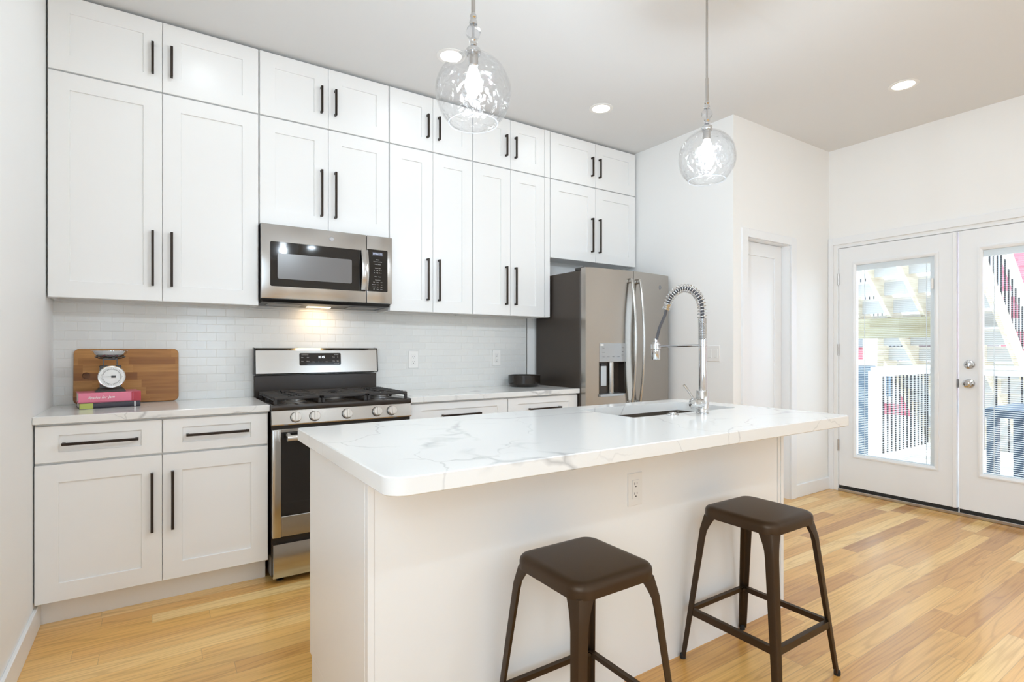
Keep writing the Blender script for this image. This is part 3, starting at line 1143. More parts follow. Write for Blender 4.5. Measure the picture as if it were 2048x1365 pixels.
    for k in range(9):
        u = k / 8
        z = 0.036 + u * (0.207 - 0.036)
        y = yf - 0.002 - 0.012 * math.sin(PI * u)
        secs.append([(x0 + 0.006, y1, z), (x0 + 0.006, y, z), (x1 - 0.006, y, z), (x1 - 0.006, y1, z)])
    MB().loft(secs).build('storage_drawer', 'steel', t)
    return t


gas_range()


# ------------------------------------------------------------------ refrigerator
def refrigerator():
    x0, x1 = 2.989, 3.868
    t = thing('refrigerator', ((x0 + x1) / 2, -0.32, 0), 'stainless french-door refrigerator with water dispenser and dark sides', 'refrigerator')
    MB().box(x0, x1, -0.568, -0.025, 0.025, 1.775, 0.004).build('cabinet', 'fridge_side', t)
    MB().box(x0 + 0.01, x1 - 0.01, -0.560, -0.060, 0.0, 0.025).build('base_grille', 'black_plastic', t)
    for x in (x0 + 0.05, x1 - 0.05):
        MB().box(x - 0.045, x + 0.045, -0.605, -0.50, 1.775, 1.797, 0.004).build('hinge_cover', 'black_plastic', t)

    def yfront(x):
        u = (x - (x0 + x1) / 2) / ((x1 - x0) / 2)
        return -0.664 + 0.040 * u * u

    def door(name, a, b, z0, z1, niche=None):
        """bowed front; niche = (xa, xb, za, zb) hole with a recessed box"""
        bm_ = MB()
        bm = bm_.bm
        xs = sorted(set([a + (b - a) * k / 14 for k in range(15)] + (list(niche[:2]) if niche else [])))
        zs = [z0, z1] if not niche else [z0, niche[2], niche[3], z1]
        yb = -0.575
        V = {}

        def v(x, y, z):
            k = (round(x, 5), round(y, 5), round(z, 5))
            if k not in V:
                V[k] = bm.verts.new((x, y, z))
            return V[k]
        for xa, xb in zip(xs, xs[1:]):
            for za, zb in zip(zs, zs[1:]):
                if niche and niche[0] - 1e-6 <= xa and xb <= niche[1] + 1e-6 and abs(za - niche[2]) < 1e-6:
                    continue
                bm.faces.new((v(xa, yfront(xa), za), v(xb, yfront(xb), za), v(xb, yfront(xb), zb), v(xa, yfront(xa), zb)))
            bm.faces.new((v(xa, yfront(xa), zs[0]), v(xa, yb, zs[0]), v(xb, yb, zs[0]), v(xb, yfront(xb), zs[0])))
            bm.faces.new((v(xa, yfront(xa), zs[-1]), v(xb, yfront(xb), zs[-1]), v(xb, yb, zs[-1]), v(xa, yb, zs[-1])))
            bm.faces.new((v(xa, yb, zs[0]), v(xa, yb, zs[-1]), v(xb, yb, zs[-1]), v(xb, yb, zs[0])))
        for x in (a, b):
            for za, zb in zip(zs, zs[1:]):
                bm.faces.new((v(x, yfront(x), za), v(x, yfront(x), zb), v(x, yb, zb), v(x, yb, za)))
        o = bm_.build(name, 'fridge_steel', t, sharp=40)
        return o
    nx0, nx1, nz0, nz1 = 3.106, 3.352, 0.873, 1.110
    L_ = door('door', x0 + 0.002, 3.4275, 0.700, 1.790, (nx0, nx1, nz0, nz1))
    R_ = door('door', 3.4335, x1 - 0.002, 0.700, 1.790)
    F_ = door('freezer_drawer', x0 + 0.002, x1 - 0.002, 0.075, 0.688)
    # dispenser niche
    yn = -0.590
    nb = MB()
    ya = -0.650
    nb.box(nx0, nx0 + 0.003, ya, yn, nz0, nz1).box(nx1 - 0.003, nx1, ya, yn, nz0, nz1).box(nx0, nx1, ya, yn, nz1 - 0.003, nz1)
    nb.box(nx0, nx1, yn - 0.001, yn + 0.002, nz0, nz1)
    nk = nb.build('dispenser_niche', 'fridge_side', L_)
    MB().box(nx0 - 0.004, nx1 + 0.004, -0.662, yn, nz0 - 0.016, nz0 + 0.002, 0.002).build('drip_tray', 'dispenser_grey', nk)
    MB().lathe([(0.030, 0.003), (0.030, 0.234)], (3.262, -0.592, nz0), seg=24).build('niche_column', 'fridge_steel', nk)
    MB().box(nx0 + 0.020, nx0 + 0.073, -0.640, -0.632, 0.935, 1.080, 0.002).build('dispenser_paddle', 'paddle_grey', nk)
    MB().box(nx0 + 0.030, nx0 + 0.062, -0.634, yn, 1.075, 1.100, 0.002).build('nozzle', 'black_plastic', nk)
    pn = MB()
    cols = []
    for k in range(9):
        x = nx0 + (nx1 - nx0) * k / 8
        y = yfront(x) - 0.0022
        cols.append([(x, y, 1.1125), (x, y, 1.246), (x, y + 0.012, 1.246), (x, y + 0.012, 1.1125)])
    pn.loft(cols)
    pan = pn.build('dispenser_panel', 'dispenser_grey', L_)

    def yp(x):
        return yfront(x) - 0.0030
    MB().box(3.112, 3.140, yp(3.14) - 0.0006, yp(3.12) + 0.001, 1.228, 1.240).build('rating_sticker', 'white_ink', pan)
    for s, x, z in (('Door', 3.140, 1.212), ('Air Filter', 3.143, 1.180), ('Lock', 3.140, 1.148), ('Water', 3.185, 1.148), ('Cubed', 3.230, 1.148), ('Crushed', 3.276, 1.148), ('Light', 3.318, 1.185), ('Temp', 3.318, 1.215), ('Reset', 3.318, 1.160)):
        text('panel_print', s, 0.0085, (x, yp(x) - 0.0002, z), FACE, 'badge_grey', pan)
    # long bowed handles
    for dr, x, s in ((L_, 3.392, -1), (R_, 3.478, 1)):
        secs = []
        for k in range(21):
            u = k / 20
            z = 0.790 + u * 0.935
            bow = 0.022 + 0.042 * math.sin(PI * u) ** 0.8
            y = yfront(x) - bow
            pts = []
            for q in range(10):
                a = 2 * PI * q / 10
                pts.append((x + 0.0125 * math.cos(a), y + 0.010 * math.sin(a), z))
            secs.append(pts)
        hb = MB().loft(secs)
        for z in (0.800, 1.715):
            hb.box(x - 0.011, x + 0.011, yfront(x) - 0.028, yfront(x) + 0.002, z - 0.018, z + 0.018, 0.004)
        hb.build('handle', 'steel', dr, sharp=50)
    badge(R_, (3.745, yfront(3.745) - 0.001, 1.690), 0.0165)
    return t


refrigerator()


# ------------------------------------------------------------------ island
IX0, IX1, IY0, IY1, IZ0, IZ1 = 0.8567, 2.929, -1.492, -2.4142, 0.8740, 0.9184
SX0, SX1, SY0, SY1 = 2.086, 2.790, -1.603, -1.957


def island():
    t = thing('kitchen_island', (1.88, -1.8, 0), 'white kitchen island base with flat panels and open knee space', 'kitchen island')
    mb = MB().box(0.908, 2.868, -2.1385, -1.4985, 0.10, 0.8735)
    mb.box(0.908, 2.868, -2.1385, -1.530, 0.0, 0.10)
    bm = mb.bm
    # open the box under the sink: the basin hangs in it, so the top face is a frame
    mb.bm.free()
    mb = MB()
    for (a, b) in ((0.908, SX0 - 0.03), (SX1 + 0.03, 2.868)):
        mb.box(a, b, -2.1385, -1.4985, 0.10, 0.8735).box(a, b, -2.1385, -1.530, 0.0, 0.10)
    a, b = SX0 - 0.03, SX1 + 0.03
    mb.box(a, b, -2.1385, -1.99, 0.0, 0.8735).box(a, b, -1.565, -1.4985, 0.10, 0.8735).box(a, b, -1.99, -1.530, 0.0, 0.60)
    mb.build('body', 'cabinet_paint', t)
    MB().box(0.9185, 2.826, -2.1420, -2.1387, 0.0, 0.8735).build('back_panel', 'cabinet_paint', t)
    MB().box(0.8995, 0.9075, -2.1205, -1.5035, 0.10, 0.8735, 0.001).box(0.8995, 0.9075, -2.1205, -1.530, 0.0, 0.10).build('end_panel', 'cabinet_paint', t)
    MB().box(0.9000, 0.9178, -2.1445, -2.1210, 0.0, 0.8735, 0.001).build('corner_post', 'cabinet_paint', t)
    MB().box(2.829, 2.848, -2.1445, -2.1387, 0.0, 0.8735, 0.001).box(2.850, 2.872, -2.1470, -2.1387, 0.0, 0.8735, 0.001).build('corner_strip', 'cabinet_paint', t)
    MB().box(0.910, 2.866, -1.5298, -1.516, 0.0, 0.098).build('toe_kick', 'cabinet_paint', t)
    xs = [0.908, 1.50, 2.07, 2.868]
    for i in range(3):
        d = shaker(MB(), xs[i] + 0.002, xs[i + 1] - 0.002, 0.102, 0.868, -1.4775, 0.0205, 0.075, 0.075, sgn=1).build('door', 'cabinet_paint', t)
        pull_v(d, xs[i + 1] - 0.04, 0.55, 0.83, -1.4775, 1)
    # slab
    s = bmesh.new()
    outer = rrect(IX0, IX1, IY1, IY0, [0.012, 0.018, 0.050, 0.030], 8)
    inner = rrect(SX0, SX1, SY1, SY0, 0.012, 4)
    oi = inset(outer, 0.003)

    def loop(p, z):
        return [s.verts.new((x, y, z)) for x, y in p]

    def wall(a, b):
        n = len(a)
        for i in range(n):
            s.faces.new((a[i], a[(i + 1) % n], b[(i + 1) % n], b[i]))

    def cap(a, h):
        es = []
        for lp in (a, h):
            for i in range(len(lp)):
                e = s.edges.get((lp[i], lp[(i + 1) % len(lp)]))
                es.append(e or s.edges.new((lp[i], lp[(i + 1) % len(lp)])))
        bmesh.ops.triangle_fill(s, edges=es, use_beauty=True, use_dissolve=False)
    o0, o1, o2, o3 = loop(oi, IZ0), loop(outer, IZ0 + 0.003), loop(outer, IZ1 - 0.003), loop(oi, IZ1)
    i0, i1 = loop(inner, IZ0), loop(inner, IZ1)
    wall(o0, o1)
    wall(o1, o2)
    wall(o2, o3)
    wall(i0, i1)
    cap(o3, i1)
    cap(o0, i0)
    mb = MB()
    mb.bm.free()
    mb.bm = s
    sl = mb.build('countertop', 'quartz')
    tag(sl, 'large white veined quartz island top with rounded corners and sink cutout', 'countertop')
    # undermount sink
    st = thing('kitchen_sink', ((SX0 + SX1) / 2, (SY0 + SY1) / 2, 0.68), 'single-bowl stainless undermount sink set into the island top', 'sink')
    z1 = IZ0 - 0.0005
    a, b, c, d = SX0 - 0.004, SX1 + 0.004, SY1 - 0.004, SY0 + 0.004
    R = lambda e, z, r: [(x, y, z) for x, y in rrect(a + e, b - e, c + e, d - e, r, 5)]
    bw = MB().loft([R(-0.018, z1, 0.03), R(0, z1, 0.018), R(0.002, 0.70, 0.02), R(0.012, 0.688, 0.02), R(0.10, 0.684, 0.03)], caps=False)
    bw.bm.faces.new([v for v in [bw.bm.verts.new(p) for p in R(0.10, 0.6838, 0.03)]])
    bw.build('bowl', 'sink_shaded_steel', st, sharp=50)
    MB().lathe([(0, 0.0005), (0.040, 0.0005), (0.044, 0.003), (0.050, 0.003), (0.052, 0)], ((a + b) / 2, (c + d) / 2, 0.6842), seg=28).build('drain', 'chrome', st)
    # air switch button
    tag(MB().lathe([(0, 0.013), (0.014, 0.013), (0.016, 0.009), (0.016, 0.006), (0.024, 0.006), (0.027, 0.003), (0.027, 0.0), (0, 0)], (2.287, -1.990, IZ1 + 0.0003), seg=32).build('sink_button', 'chrome'), 'small round chrome button on the island top beside the faucet', 'button')
    return t


island()


def faucet():
    x, y, z0 = 2.460, -2.012, IZ1 + 0.0003
    t = thing('kitchen_faucet', (x, y, z0), 'tall chrome spring-neck kitchen faucet behind the island sink', 'faucet')
    MB().lathe([(0, 0), (0.028, 0), (0.028, 0.002), (0.0265, 0.004), (0.0265, 0.098), (0.0255, 0.100), (0, 0.100)], (x, y, z0), seg=32).build('base', 'chrome', t)
    MB().lathe([(0.0165, 0.099), (0.0165, 0.296), (0.0178, 0.297), (0.0178, 0.327), (0, 0.328)], (x, y, z0), seg=28).build('column', 'chrome', t)
    # hose path: up the column, over the arc, down to the head
    path = [(x, y, 1.240), (x, y, 1.30), (x, y + 0.001, 1.340)]
    cy, cz, ry, rz = y + 0.103, 1.372, 0.102, 0.112
    for k in range(1, 17):
        a = PI - (PI * 0.90) * k / 16
        path.append((x, cy + ry * math.cos(a), cz + rz * math.sin(a)))
    end = path[-1]
    P_ = [Vector(p) for p in path]

    def sample(n, s0, s1):
        seg = [0]
        for p, q in zip(P_, P_[1:]):
            seg.append(seg[-1] + (q - p).length)
        tot = seg[-1]
        out = []
        for i in range(n + 1):
            s = (s0 + (s1 - s0) * i / n) * tot
            j = max(k for k in range(len(seg)) if seg[k] <= s + 1e-9)
            j = min(j, len(P_) - 2)
            f = (s - seg[j]) / max(seg[j + 1] - seg[j], 1e-9)
            out.append((P_[j].lerp(P_[j + 1], f), (P_[j + 1] - P_[j]).normalized()))
        return out
    hz = MB().tube([p for p, _ in sample(40, 0, 1)], 0.0085, 12)
    hd_top = Vector((x, -1.748, 1.250))
    hz.tube([Vector(end), Vector((x, end[1] + 0.012, end[2] - 0.04)), Vector((x, -1.765, 1.305)), hd_top], 0.0072, 12)
    hz.build('hose', 'hose_grey', t)

    def helix(s0, s1, turns, R, r, name):
        pts = []
        n = int(turns * 14)
        for i, (p, d) in enumerate(sample(n, s0, s1)):
            side = Vector((1, 0, 0))
            up = d.cross(side).normalized()
            a = 2 * PI * turns * i / n
            pts.append(p + (side * math.cos(a) + up * math.sin(a)) * R)
        MB().tube(pts, r, 7).build(name, 'chrome', t, sharp=60)
    lens = sum((q - p).length for p, q in zip(P_, P_[1:]))
    sfrac = 0.100 / lens
    helix(0.012, sfrac, 20, 0.0170, 0.0020, 'tight_coil')
    helix(sfrac, 0.985, 23, 0.0180, 0.0026, 'spring')
    # collar at the end of the spring
    dend = (P_[-1] - P_[-2]).normalized()
    MB().lathe([(0.009, -0.014), (0.0185, -0.014), (0.0185, -0.006), (0.016, -0.004), (0.016, 0.004), (0.0185, 0.006), (0.0185, 0.014), (0.009, 0.014)], end, tuple(dend), 24).build('collar', 'chrome', t)
    # spray head
    MB().lathe([(0, 0.105), (0.009, 0.105), (0.009, 0.088), (0.016, 0.086), (0.0175, 0.070), (0.0175, 0.052), (0.0205, 0.050), (0.0205, 0.004), (0.0185, 0.0), (0.015, 0.0), (0.014, 0.004), (0, 0.004)], (x, -1.742, 1.150), seg=28).build('spray_head', 'chrome', t)
    # docking arm
    MB().tube([(x, y, 1.220), (x, -1.762, 1.216)], 0.0052, 12).lathe([(0.0215, -0.011), (0.0235, -0.011), (0.0235, 0.011), (0.0215, 0.011)], (x, -1.742, 1.216), seg=28, close=True).build('docking_arm', 'chrome', t)
    # side lever
    ba = Vector((-0.93, -0.05, 0.0)).normalized()
    lv = MB().lathe([(0, 0), (0.0245, 0), (0.0245, 0.036), (0.0225, 0.037), (0.0245, 0.038), (0.0245, 0.062), (0.019, 0.072), (0.010, 0.077), (0, 0.079)], (x - 0.004, y, z0 + 0.046), tuple(ba), 28).build('valve_barrel', 'chrome', t)
    b0 = Vector((x - 0.004, y, z0 + 0.046)) + ba * 0.054
    MB().tube([b0 + Vector((-0.006, 0, 0.018)), b0 + Vector((-0.022, 0.012, 0.050)), b0 + Vector((-0.042, 0.024, 0.082))], [0.0042, 0.0045, 0.0055], 12).build('lever', 'chrome', lv)


faucet()


# ------------------------------------------------------------------ stools
def stool_parts(t, cx, cy):
    H, hs, hf = 0.600, 0.150, 0.205
    seat = MB()
    prof = [(0.0, 0.0), (0.004, -0.008), (0.0065, -0.016), (0.0065, -0.036)]
    rings = []
    for d, z in [(-0.150, 0.0005), (-0.030, 0.0005), (-0.022, 0.0), (-0.014, -0.0015), (-0.007, -0.005), (-0.002, -0.011), (0.0, -0.019), (0.0, -0.040), (-0.003, -0.040), (-0.003, -0.02)]:
        h = hs + d
        r = max(0.052 + d, 0.004) if h > 0.02 else 0.0
        if h < 0.01:
            continue
        rings.append([(cx + a, cy + b, H + z) for a, b in rrect(-h, h, -h, h, r, 8)])
    seat.loft(rings, caps=False)
    seat.bm.verts.ensure_lookup_table()
    seat.bm.faces.new([seat.bm.verts.new(p) for p in rings[0]])
    bmesh.ops.remove_doubles(seat.bm, verts=seat.bm.verts, dist=1e-6)
    seat.build('seat', 'stool_bronze', t, sharp=40)
    corner = {}
    for sx in (-1, 1):
        for sy in (-1, 1):
            secs = []
            for u in (0.0, 0.02, 0.06, 0.10, 0.15, 0.22, 0.5, 0.8, 1.0):
                z = H - 0.037 - u * (H - 0.037 - 0.012)
                o = (hs - 0.0035) + (hf - hs - 0.001) * u - 0.006 * max(0, 1 - u / 0.10)
                wd = 0.034 - 0.011 * u + 0.020 * max(0, 1 - u / 0.15) ** 2
                th = 0.0045
                ch = 0.010
                prof = [(0, -wd), (0, -ch), (-ch * 0.3, -ch * 0.3), (-ch, 0), (-wd, 0), (-wd, -th), (-ch, -th), (-th - ch * 0.2, -th - ch * 0.2), (-th, -ch), (-th, -wd)]
                secs.append([(cx + sx * (o + a), cy + sy * (o + b), z) for a, b in prof])
            lg = MB().loft(secs).build('leg', 'stool_bronze', t, sharp=35)
            ox, oy = cx + sx * (hf - 0.012), cy + sy * (hf - 0.012)
            MB().lathe([(0, 0), (0.011, 0), (0.0115, 0.004), (0.0115, 0.015), (0.006, 0.020), (0, 0.020)], (ox, oy, 0), seg=16).build('foot', 'rubber', lg)
            corner[(sx, sy)] = lg
            zb = 0.188
            ub = (H - 0.03 - zb) / (H - 0.042)
            ob = (hs - 0.003) + (hf - hs) * ub
            MB().tube([(cx + sx * (ob - 0.008), cy + sy * (ob - 0.008), zb), (cx + sx * (ob - 0.020), cy + sy * (ob - 0.020), zb)], 0.006, 8).build('bolt', 'stool_bronze', lg)
    zb = 0.188
    ub = (H - 0.03 - zb) / (H - 0.042)
    ob = (hs - 0.003) + (hf - hs) * ub - 0.006
    for s in (-1, 1):
        MB().box(cx - ob + 0.004, cx + ob - 0.004, cy + s * ob - 0.003, cy + s * ob + 0.003, zb - 0.013, zb + 0.013, 0.001).box(cx - ob + 0.004, cx + ob - 0.004, min(cy + s * ob, cy + s * (ob - 0.014)), max(cy + s * ob, cy + s * (ob - 0.014)), zb + 0.010, zb + 0.013).build('stretcher', 'stool_bronze', t)
        MB().box(cx + s * ob - 0.003, cx + s * ob + 0.003, cy - ob + 0.004, cy + ob - 0.004, zb - 0.013, zb + 0.013, 0.001).box(min(cx + s * ob, cx + s * (ob - 0.014)), max(cx + s * ob, cx + s * (ob - 0.014)), cy - ob + 0.004, cy + ob - 0.004, zb + 0.010, zb + 0.013).build('stretcher', 'stool_bronze', t)


def copy_tree(o, parent=None):
    c = o.copy()
    COL.objects.link(c)
    c.parent = parent
    for ch in list(o.children):
        copy_tree(ch, c)
    return c


s1 = thing('bar_stool', (2.338, -2.352, 0), 'backless bronze metal bar stool beyond the other one, nearer the glass doors', 'stool', 'metal bar stools at the island')
stool_parts(s1, 2.338, -2.352)
s2 = copy_tree(s1)
s2.location = (1.468, -2.357, 0)
s2['label'] = 'backless bronze metal bar stool at the front, cut off by the bottom of the photo'


# ------------------------------------------------------------------ pendants
def pendant(x, y, zc, label):
    t = thing('pendant_lamp', (x, y, CZ), label, 'pendant lamp', 'glass globe pendants over the island')
    MB().lathe([(0, 0), (0.060, 0), (0.060, -0.012), (0.050, -0.022), (0.010, -0.026), (0, -0.026)], (x, y, CZ - 0.0003), seg=32).build('canopy', 'nickel', t)
    MB().tube([(x, y, CZ - 0.02), (x, y, zc + 0.372)], 0.0050, 12).tube([(x, y, zc + 0.374), (x, y, zc + 0.262)], 0.0072, 14).build('rod', 'nickel', t)
    f = MB().lathe([(0, 0.268), (0.009, 0.268), (0.012, 0.262), (0.0125, 0.256), (0.009, 0.252), (0.0125, 0.247), (0.0145, 0.238), (0.0135, 0.232), (0, 0.232)], (x, y, zc), seg=24)
    f.lathe([(0, 0.182), (0.013, 0.182), (0.0145, 0.176), (0.012, 0.171), (0.013, 0.166), (0.0115, 0.160), (0.006, 0.158), (0.014, 0.156), (0.024, 0.148), (0.0265, 0.140), (0.025, 0.131), (0.022, 0.127), (0, 0.127)], (x, y, zc), seg=28)
    f.tube([(x, y, zc + 0.184), (x, y, zc + 0.236)], 0.004, 8)
    f.build('finial', 'chrome', t)
    MB().lathe([(0.006, 0.232), (0.013, 0.229), (0.023, 0.217), (0.0265, 0.205), (0.021, 0.192), (0.012, 0.184), (0.006, 0.182)], (x, y, zc), seg=8).build('crystal_bead', 'crystal', t, sharp=5)
    prof = []
    for k in range(25):
        a = math.radians(14 + (141 - 14) * k / 24)
        prof.append((0.128 * math.sin(a), 0.132 * math.cos(a)))
    prof = [(0.024, 0.140), (0.026, 0.134)] + prof
    inner = [(max(r - 0.0035, 0.018), h - (0.0035 if h > 0.1 else 0.0)) for r, h in prof][::-1]
    gl = MB().lathe(prof + inner, (x, y, zc), seg=56, close=True)
    for v in gl.bm.verts:      # hand-blown ripples
        d = v.co - Vector((x, y, zc))
        a = math.atan2(d.y, d.x)
        r = 1 + 0.008 * math.sin(5 * a + 22 * d.z) + 0.007 * math.sin(8 * a - 40 * d.z + 1.3)
        v.co.x = x + d.x * r
        v.co.y = y + d.y * r
    gl.build('glass_shade', 'wavy_glass', t, sharp=80)
    MB().lathe([(0.0805, -0.1045), (0.0830, -0.1030), (0.0850, -0.1045), (0.0830, -0.1062)], (x, y, zc), seg=48, close=True).build('rim', 'crystal', t, sharp=80)
    MB().lathe([(0, 0.128), (0.017, 0.128), (0.017, 0.092), (0.0145, 0.088), (0, 0.088)], (x, y, zc), seg=24).build('socket', 'nickel', t)
    MB().lathe([(0, -0.012), (0.012, -0.009), (0.021, 0.002), (0.0265, 0.020), (0.0265, 0.040), (0.022, 0.062), (0.014, 0.082), (0.012, 0.090), (0, 0.090)], (x, y, zc), seg=24).build('bulb', 'bulb_glow', t)
    lamp('pendant_light', 'POINT', (0, 0, zc - 0.030 - CZ), 20, (0.78, 0.895, 1.0), size=0.012, parent=t)


pendant(1.334, -1.94, 2.076, 'clear wavy glass globe pendant lamp hanging nearest, over the near half of the island')
pendant(2.586, -1.94, 2.098, 'clear wavy glass globe pendant lamp hanging farther off, above the faucet')


# ------------------------------------------------------------------ recessed ceiling lights
def downlight(x, y, label, e=1.1):
    t = thing('recessed_light', (x, y, CZ), label, 'ceiling light', 'recessed ceiling lights')
    MB().lathe([(0.084, 0.0), (0.084, -0.003), (0.080, -0.0045), (0.062, -0.004), (0.060, -0.001), (0.060, 0.0)], (x, y, CZ - 0.0002), seg=40).build('trim_ring', 'white_plastic', t)
    MB().lathe([(0, -0.0015), (0.0605, -0.0015), (0.0605, -0.0005), (0, -0.0005)], (x, y, CZ - 0.0002), seg=32).build('diffuser', 'lamp_disc', t)
    lamp('downlight', 'AREA', (0, 0, -0.006), e, (0.74, 0.88, 1.0), size=0.11, parent=t)
    return t


downlight(1.861, -0.738, 'round recessed ceiling light half hidden by the nearer glass pendant')
downlight(3.057, -0.712, 'round recessed ceiling light between the two pendants, in front of the top cabinets')
downlight(4.450, -2.038, 'round recessed ceiling light nearest the glass doors')
downlight(0.660, -0.738, 'round recessed ceiling light above the left base cabinet')
for x in (0.9, 2.6, 4.4):  # unseen lights added behind the camera to fill the room
    for y in (-4.4, -6.4):
        downlight(x, y, 'added unseen round ceiling light over the front half of the room', 7)


# ------------------------------------------------------------------ things on the counter
def cutting_board():
    x0, x1, z0, z1 = 0.082, 0.536, 0.9190, 1.2035
    y = -0.052
    p = rrect(x0, x1, z0, z1, 0.026, 6)
    # board with a round finger hole
    bm = bmesh.new()
    hc, hr = (0.134, 1.064), 0.0175
    hole = [(hc[0] + hr * math.cos(2 * PI * k / 24), hc[1] + hr * math.sin(2 * PI * k / 24)) for k in range(24)]
    pi_ = inset(p, 0.003)
    lp = lambda q, yy: [bm.verts.new((a, yy, b)) for a, b in q]
    L0, L1, L2, L3 = lp(pi_, y), lp(p, y + 0.003), lp(p, y + 0.016), lp(pi_, y + 0.019)
    H0, H1 = lp(hole, y), lp(hole, y + 0.0178)
    for a, b in ((L0, L1), (L1, L2), (L2, L3), (H0, H1)):
        n = len(a)
        for i in range(n):
            bm.faces.new((a[i], a[(i + 1) % n], b[(i + 1) % n], b[i]))
    bm.faces.new(H1)
    bm.faces.new(L3)
    es = []
    for q in (L0, H0):
        for i in range(len(q)):
            e = bm.edges.get((q[i], q[(i + 1) % len(q)]))
            es.append(e or bm.edges.new((q[i], q[(i + 1) % len(q)])))
    bmesh.ops.triangle_fill(bm, edges=es, use_beauty=True)
    mb = MB()
    mb.bm.free()
    mb.bm = bm
    mb.rot(Matrix.Rotation(math.radians(-5), 3, 'X'), Vector((0.3, y + 0.019, 0.919)))
    o = mb.build('cutting_board', 'board_wood')
    o.location.z += 0.0008
    tag(o, 'brown butcher-block cutting board with round finger hole, leaning on the tiles', 'cutting board')


cutting_board()


def book(name, c, w, d, h, ang, cover, label, spine_bits):
    """book lying flat; spine along the front (-Y) edge; c = front-left-bottom corner"""
    t = thing(name, (c[0], c[1], c[2]), label, 'book', 'stacked cookbooks under the kitchen scale')
    x0, y0, z0 = c
    M = Matrix.Rotation(ang, 3, 'Z')
    cc = Vector(c)
    th = 0.0025
    mb = MB().box(x0, x0 + w, y0 + 0.002, y0 + d, z0, z0 + th).box(x0, x0 + w, y0 + 0.002, y0 + d, z0 + h - th, z0 + h)
    sp = [(y0 + 0.003, z0), (y0 - 0.0005, z0 + 0.004), (y0 - 0.002, z0 + h / 2), (y0 - 0.0005, z0 + h - 0.004), (y0 + 0.003, z0 + h), (y0 + 0.005, z0 + h), (y0 + 0.005, z0)]
    mb.prism(sp, x0, x0 + w, 0, 'x')
    mb.rot(M, cc).build('cover', cover, t)
    MB().box(x0 + 0.004, x0 + w - 0.004, y0 + 0.005, y0 + d - 0.005, z0 + th, z0 + h - th).rot(M, cc).build('pages', 'paper', t)
    for (a, b, za, zb, mat, nm) in spine_bits:
        MB().box(x0 + a, x0 + b, y0 - 0.0026, y0 + 0.0015, z0 + za, z0 + zb).rot(M, cc).build(nm, mat, t)
    return t


BA = math.radians(9)
b1 = book('cookbook', (0.1300, -0.306, 0.9185), 0.240, 0.185, 0.027, BA, 'dark_cover', 'thin dark cookbook with green band, bottom of the book stack',
          [(0.001, 0.052, 0.001, 0.026, 'green_cover', 'spine_band'), (0.214, 0.220, 0.001, 0.026, 'label_grey', 'spine_stripe')])
text('spine_title', 'Modern Spices', 0.0125, (0.058 + 0.129, -0.3035 + 0.0095, 0.9375), (PI / 2, 0, BA), 'magenta_ink', b1, align='LEFT')
text('spine_title', 'House & Table', 0.0120, (0.058 + 0.129, -0.3035 + 0.0095, 0.9265), (PI / 2, 0, BA), 'red_band', b1, align='LEFT')
b2 = book('cookbook', (0.1270, -0.300, 0.9458), 0.245, 0.170, 0.0475, BA, 'pink_cover', 'thick pink cookbook lying under the kitchen scale, top of the stack',
          [(0.206, 0.211, 0.001, 0.0465, 'red_band', 'spine_stripe'), (0.2135, 0.245, 0.001, 0.0465, 'red_band', 'spine_band')])
text('spine_title', 'Apples for Jam', 0.0175, (0.1260 + 0.086, -0.300 + 0.0108, 0.9705), (PI / 2, 0, BA), 'white_ink', b2, shear=0.35)


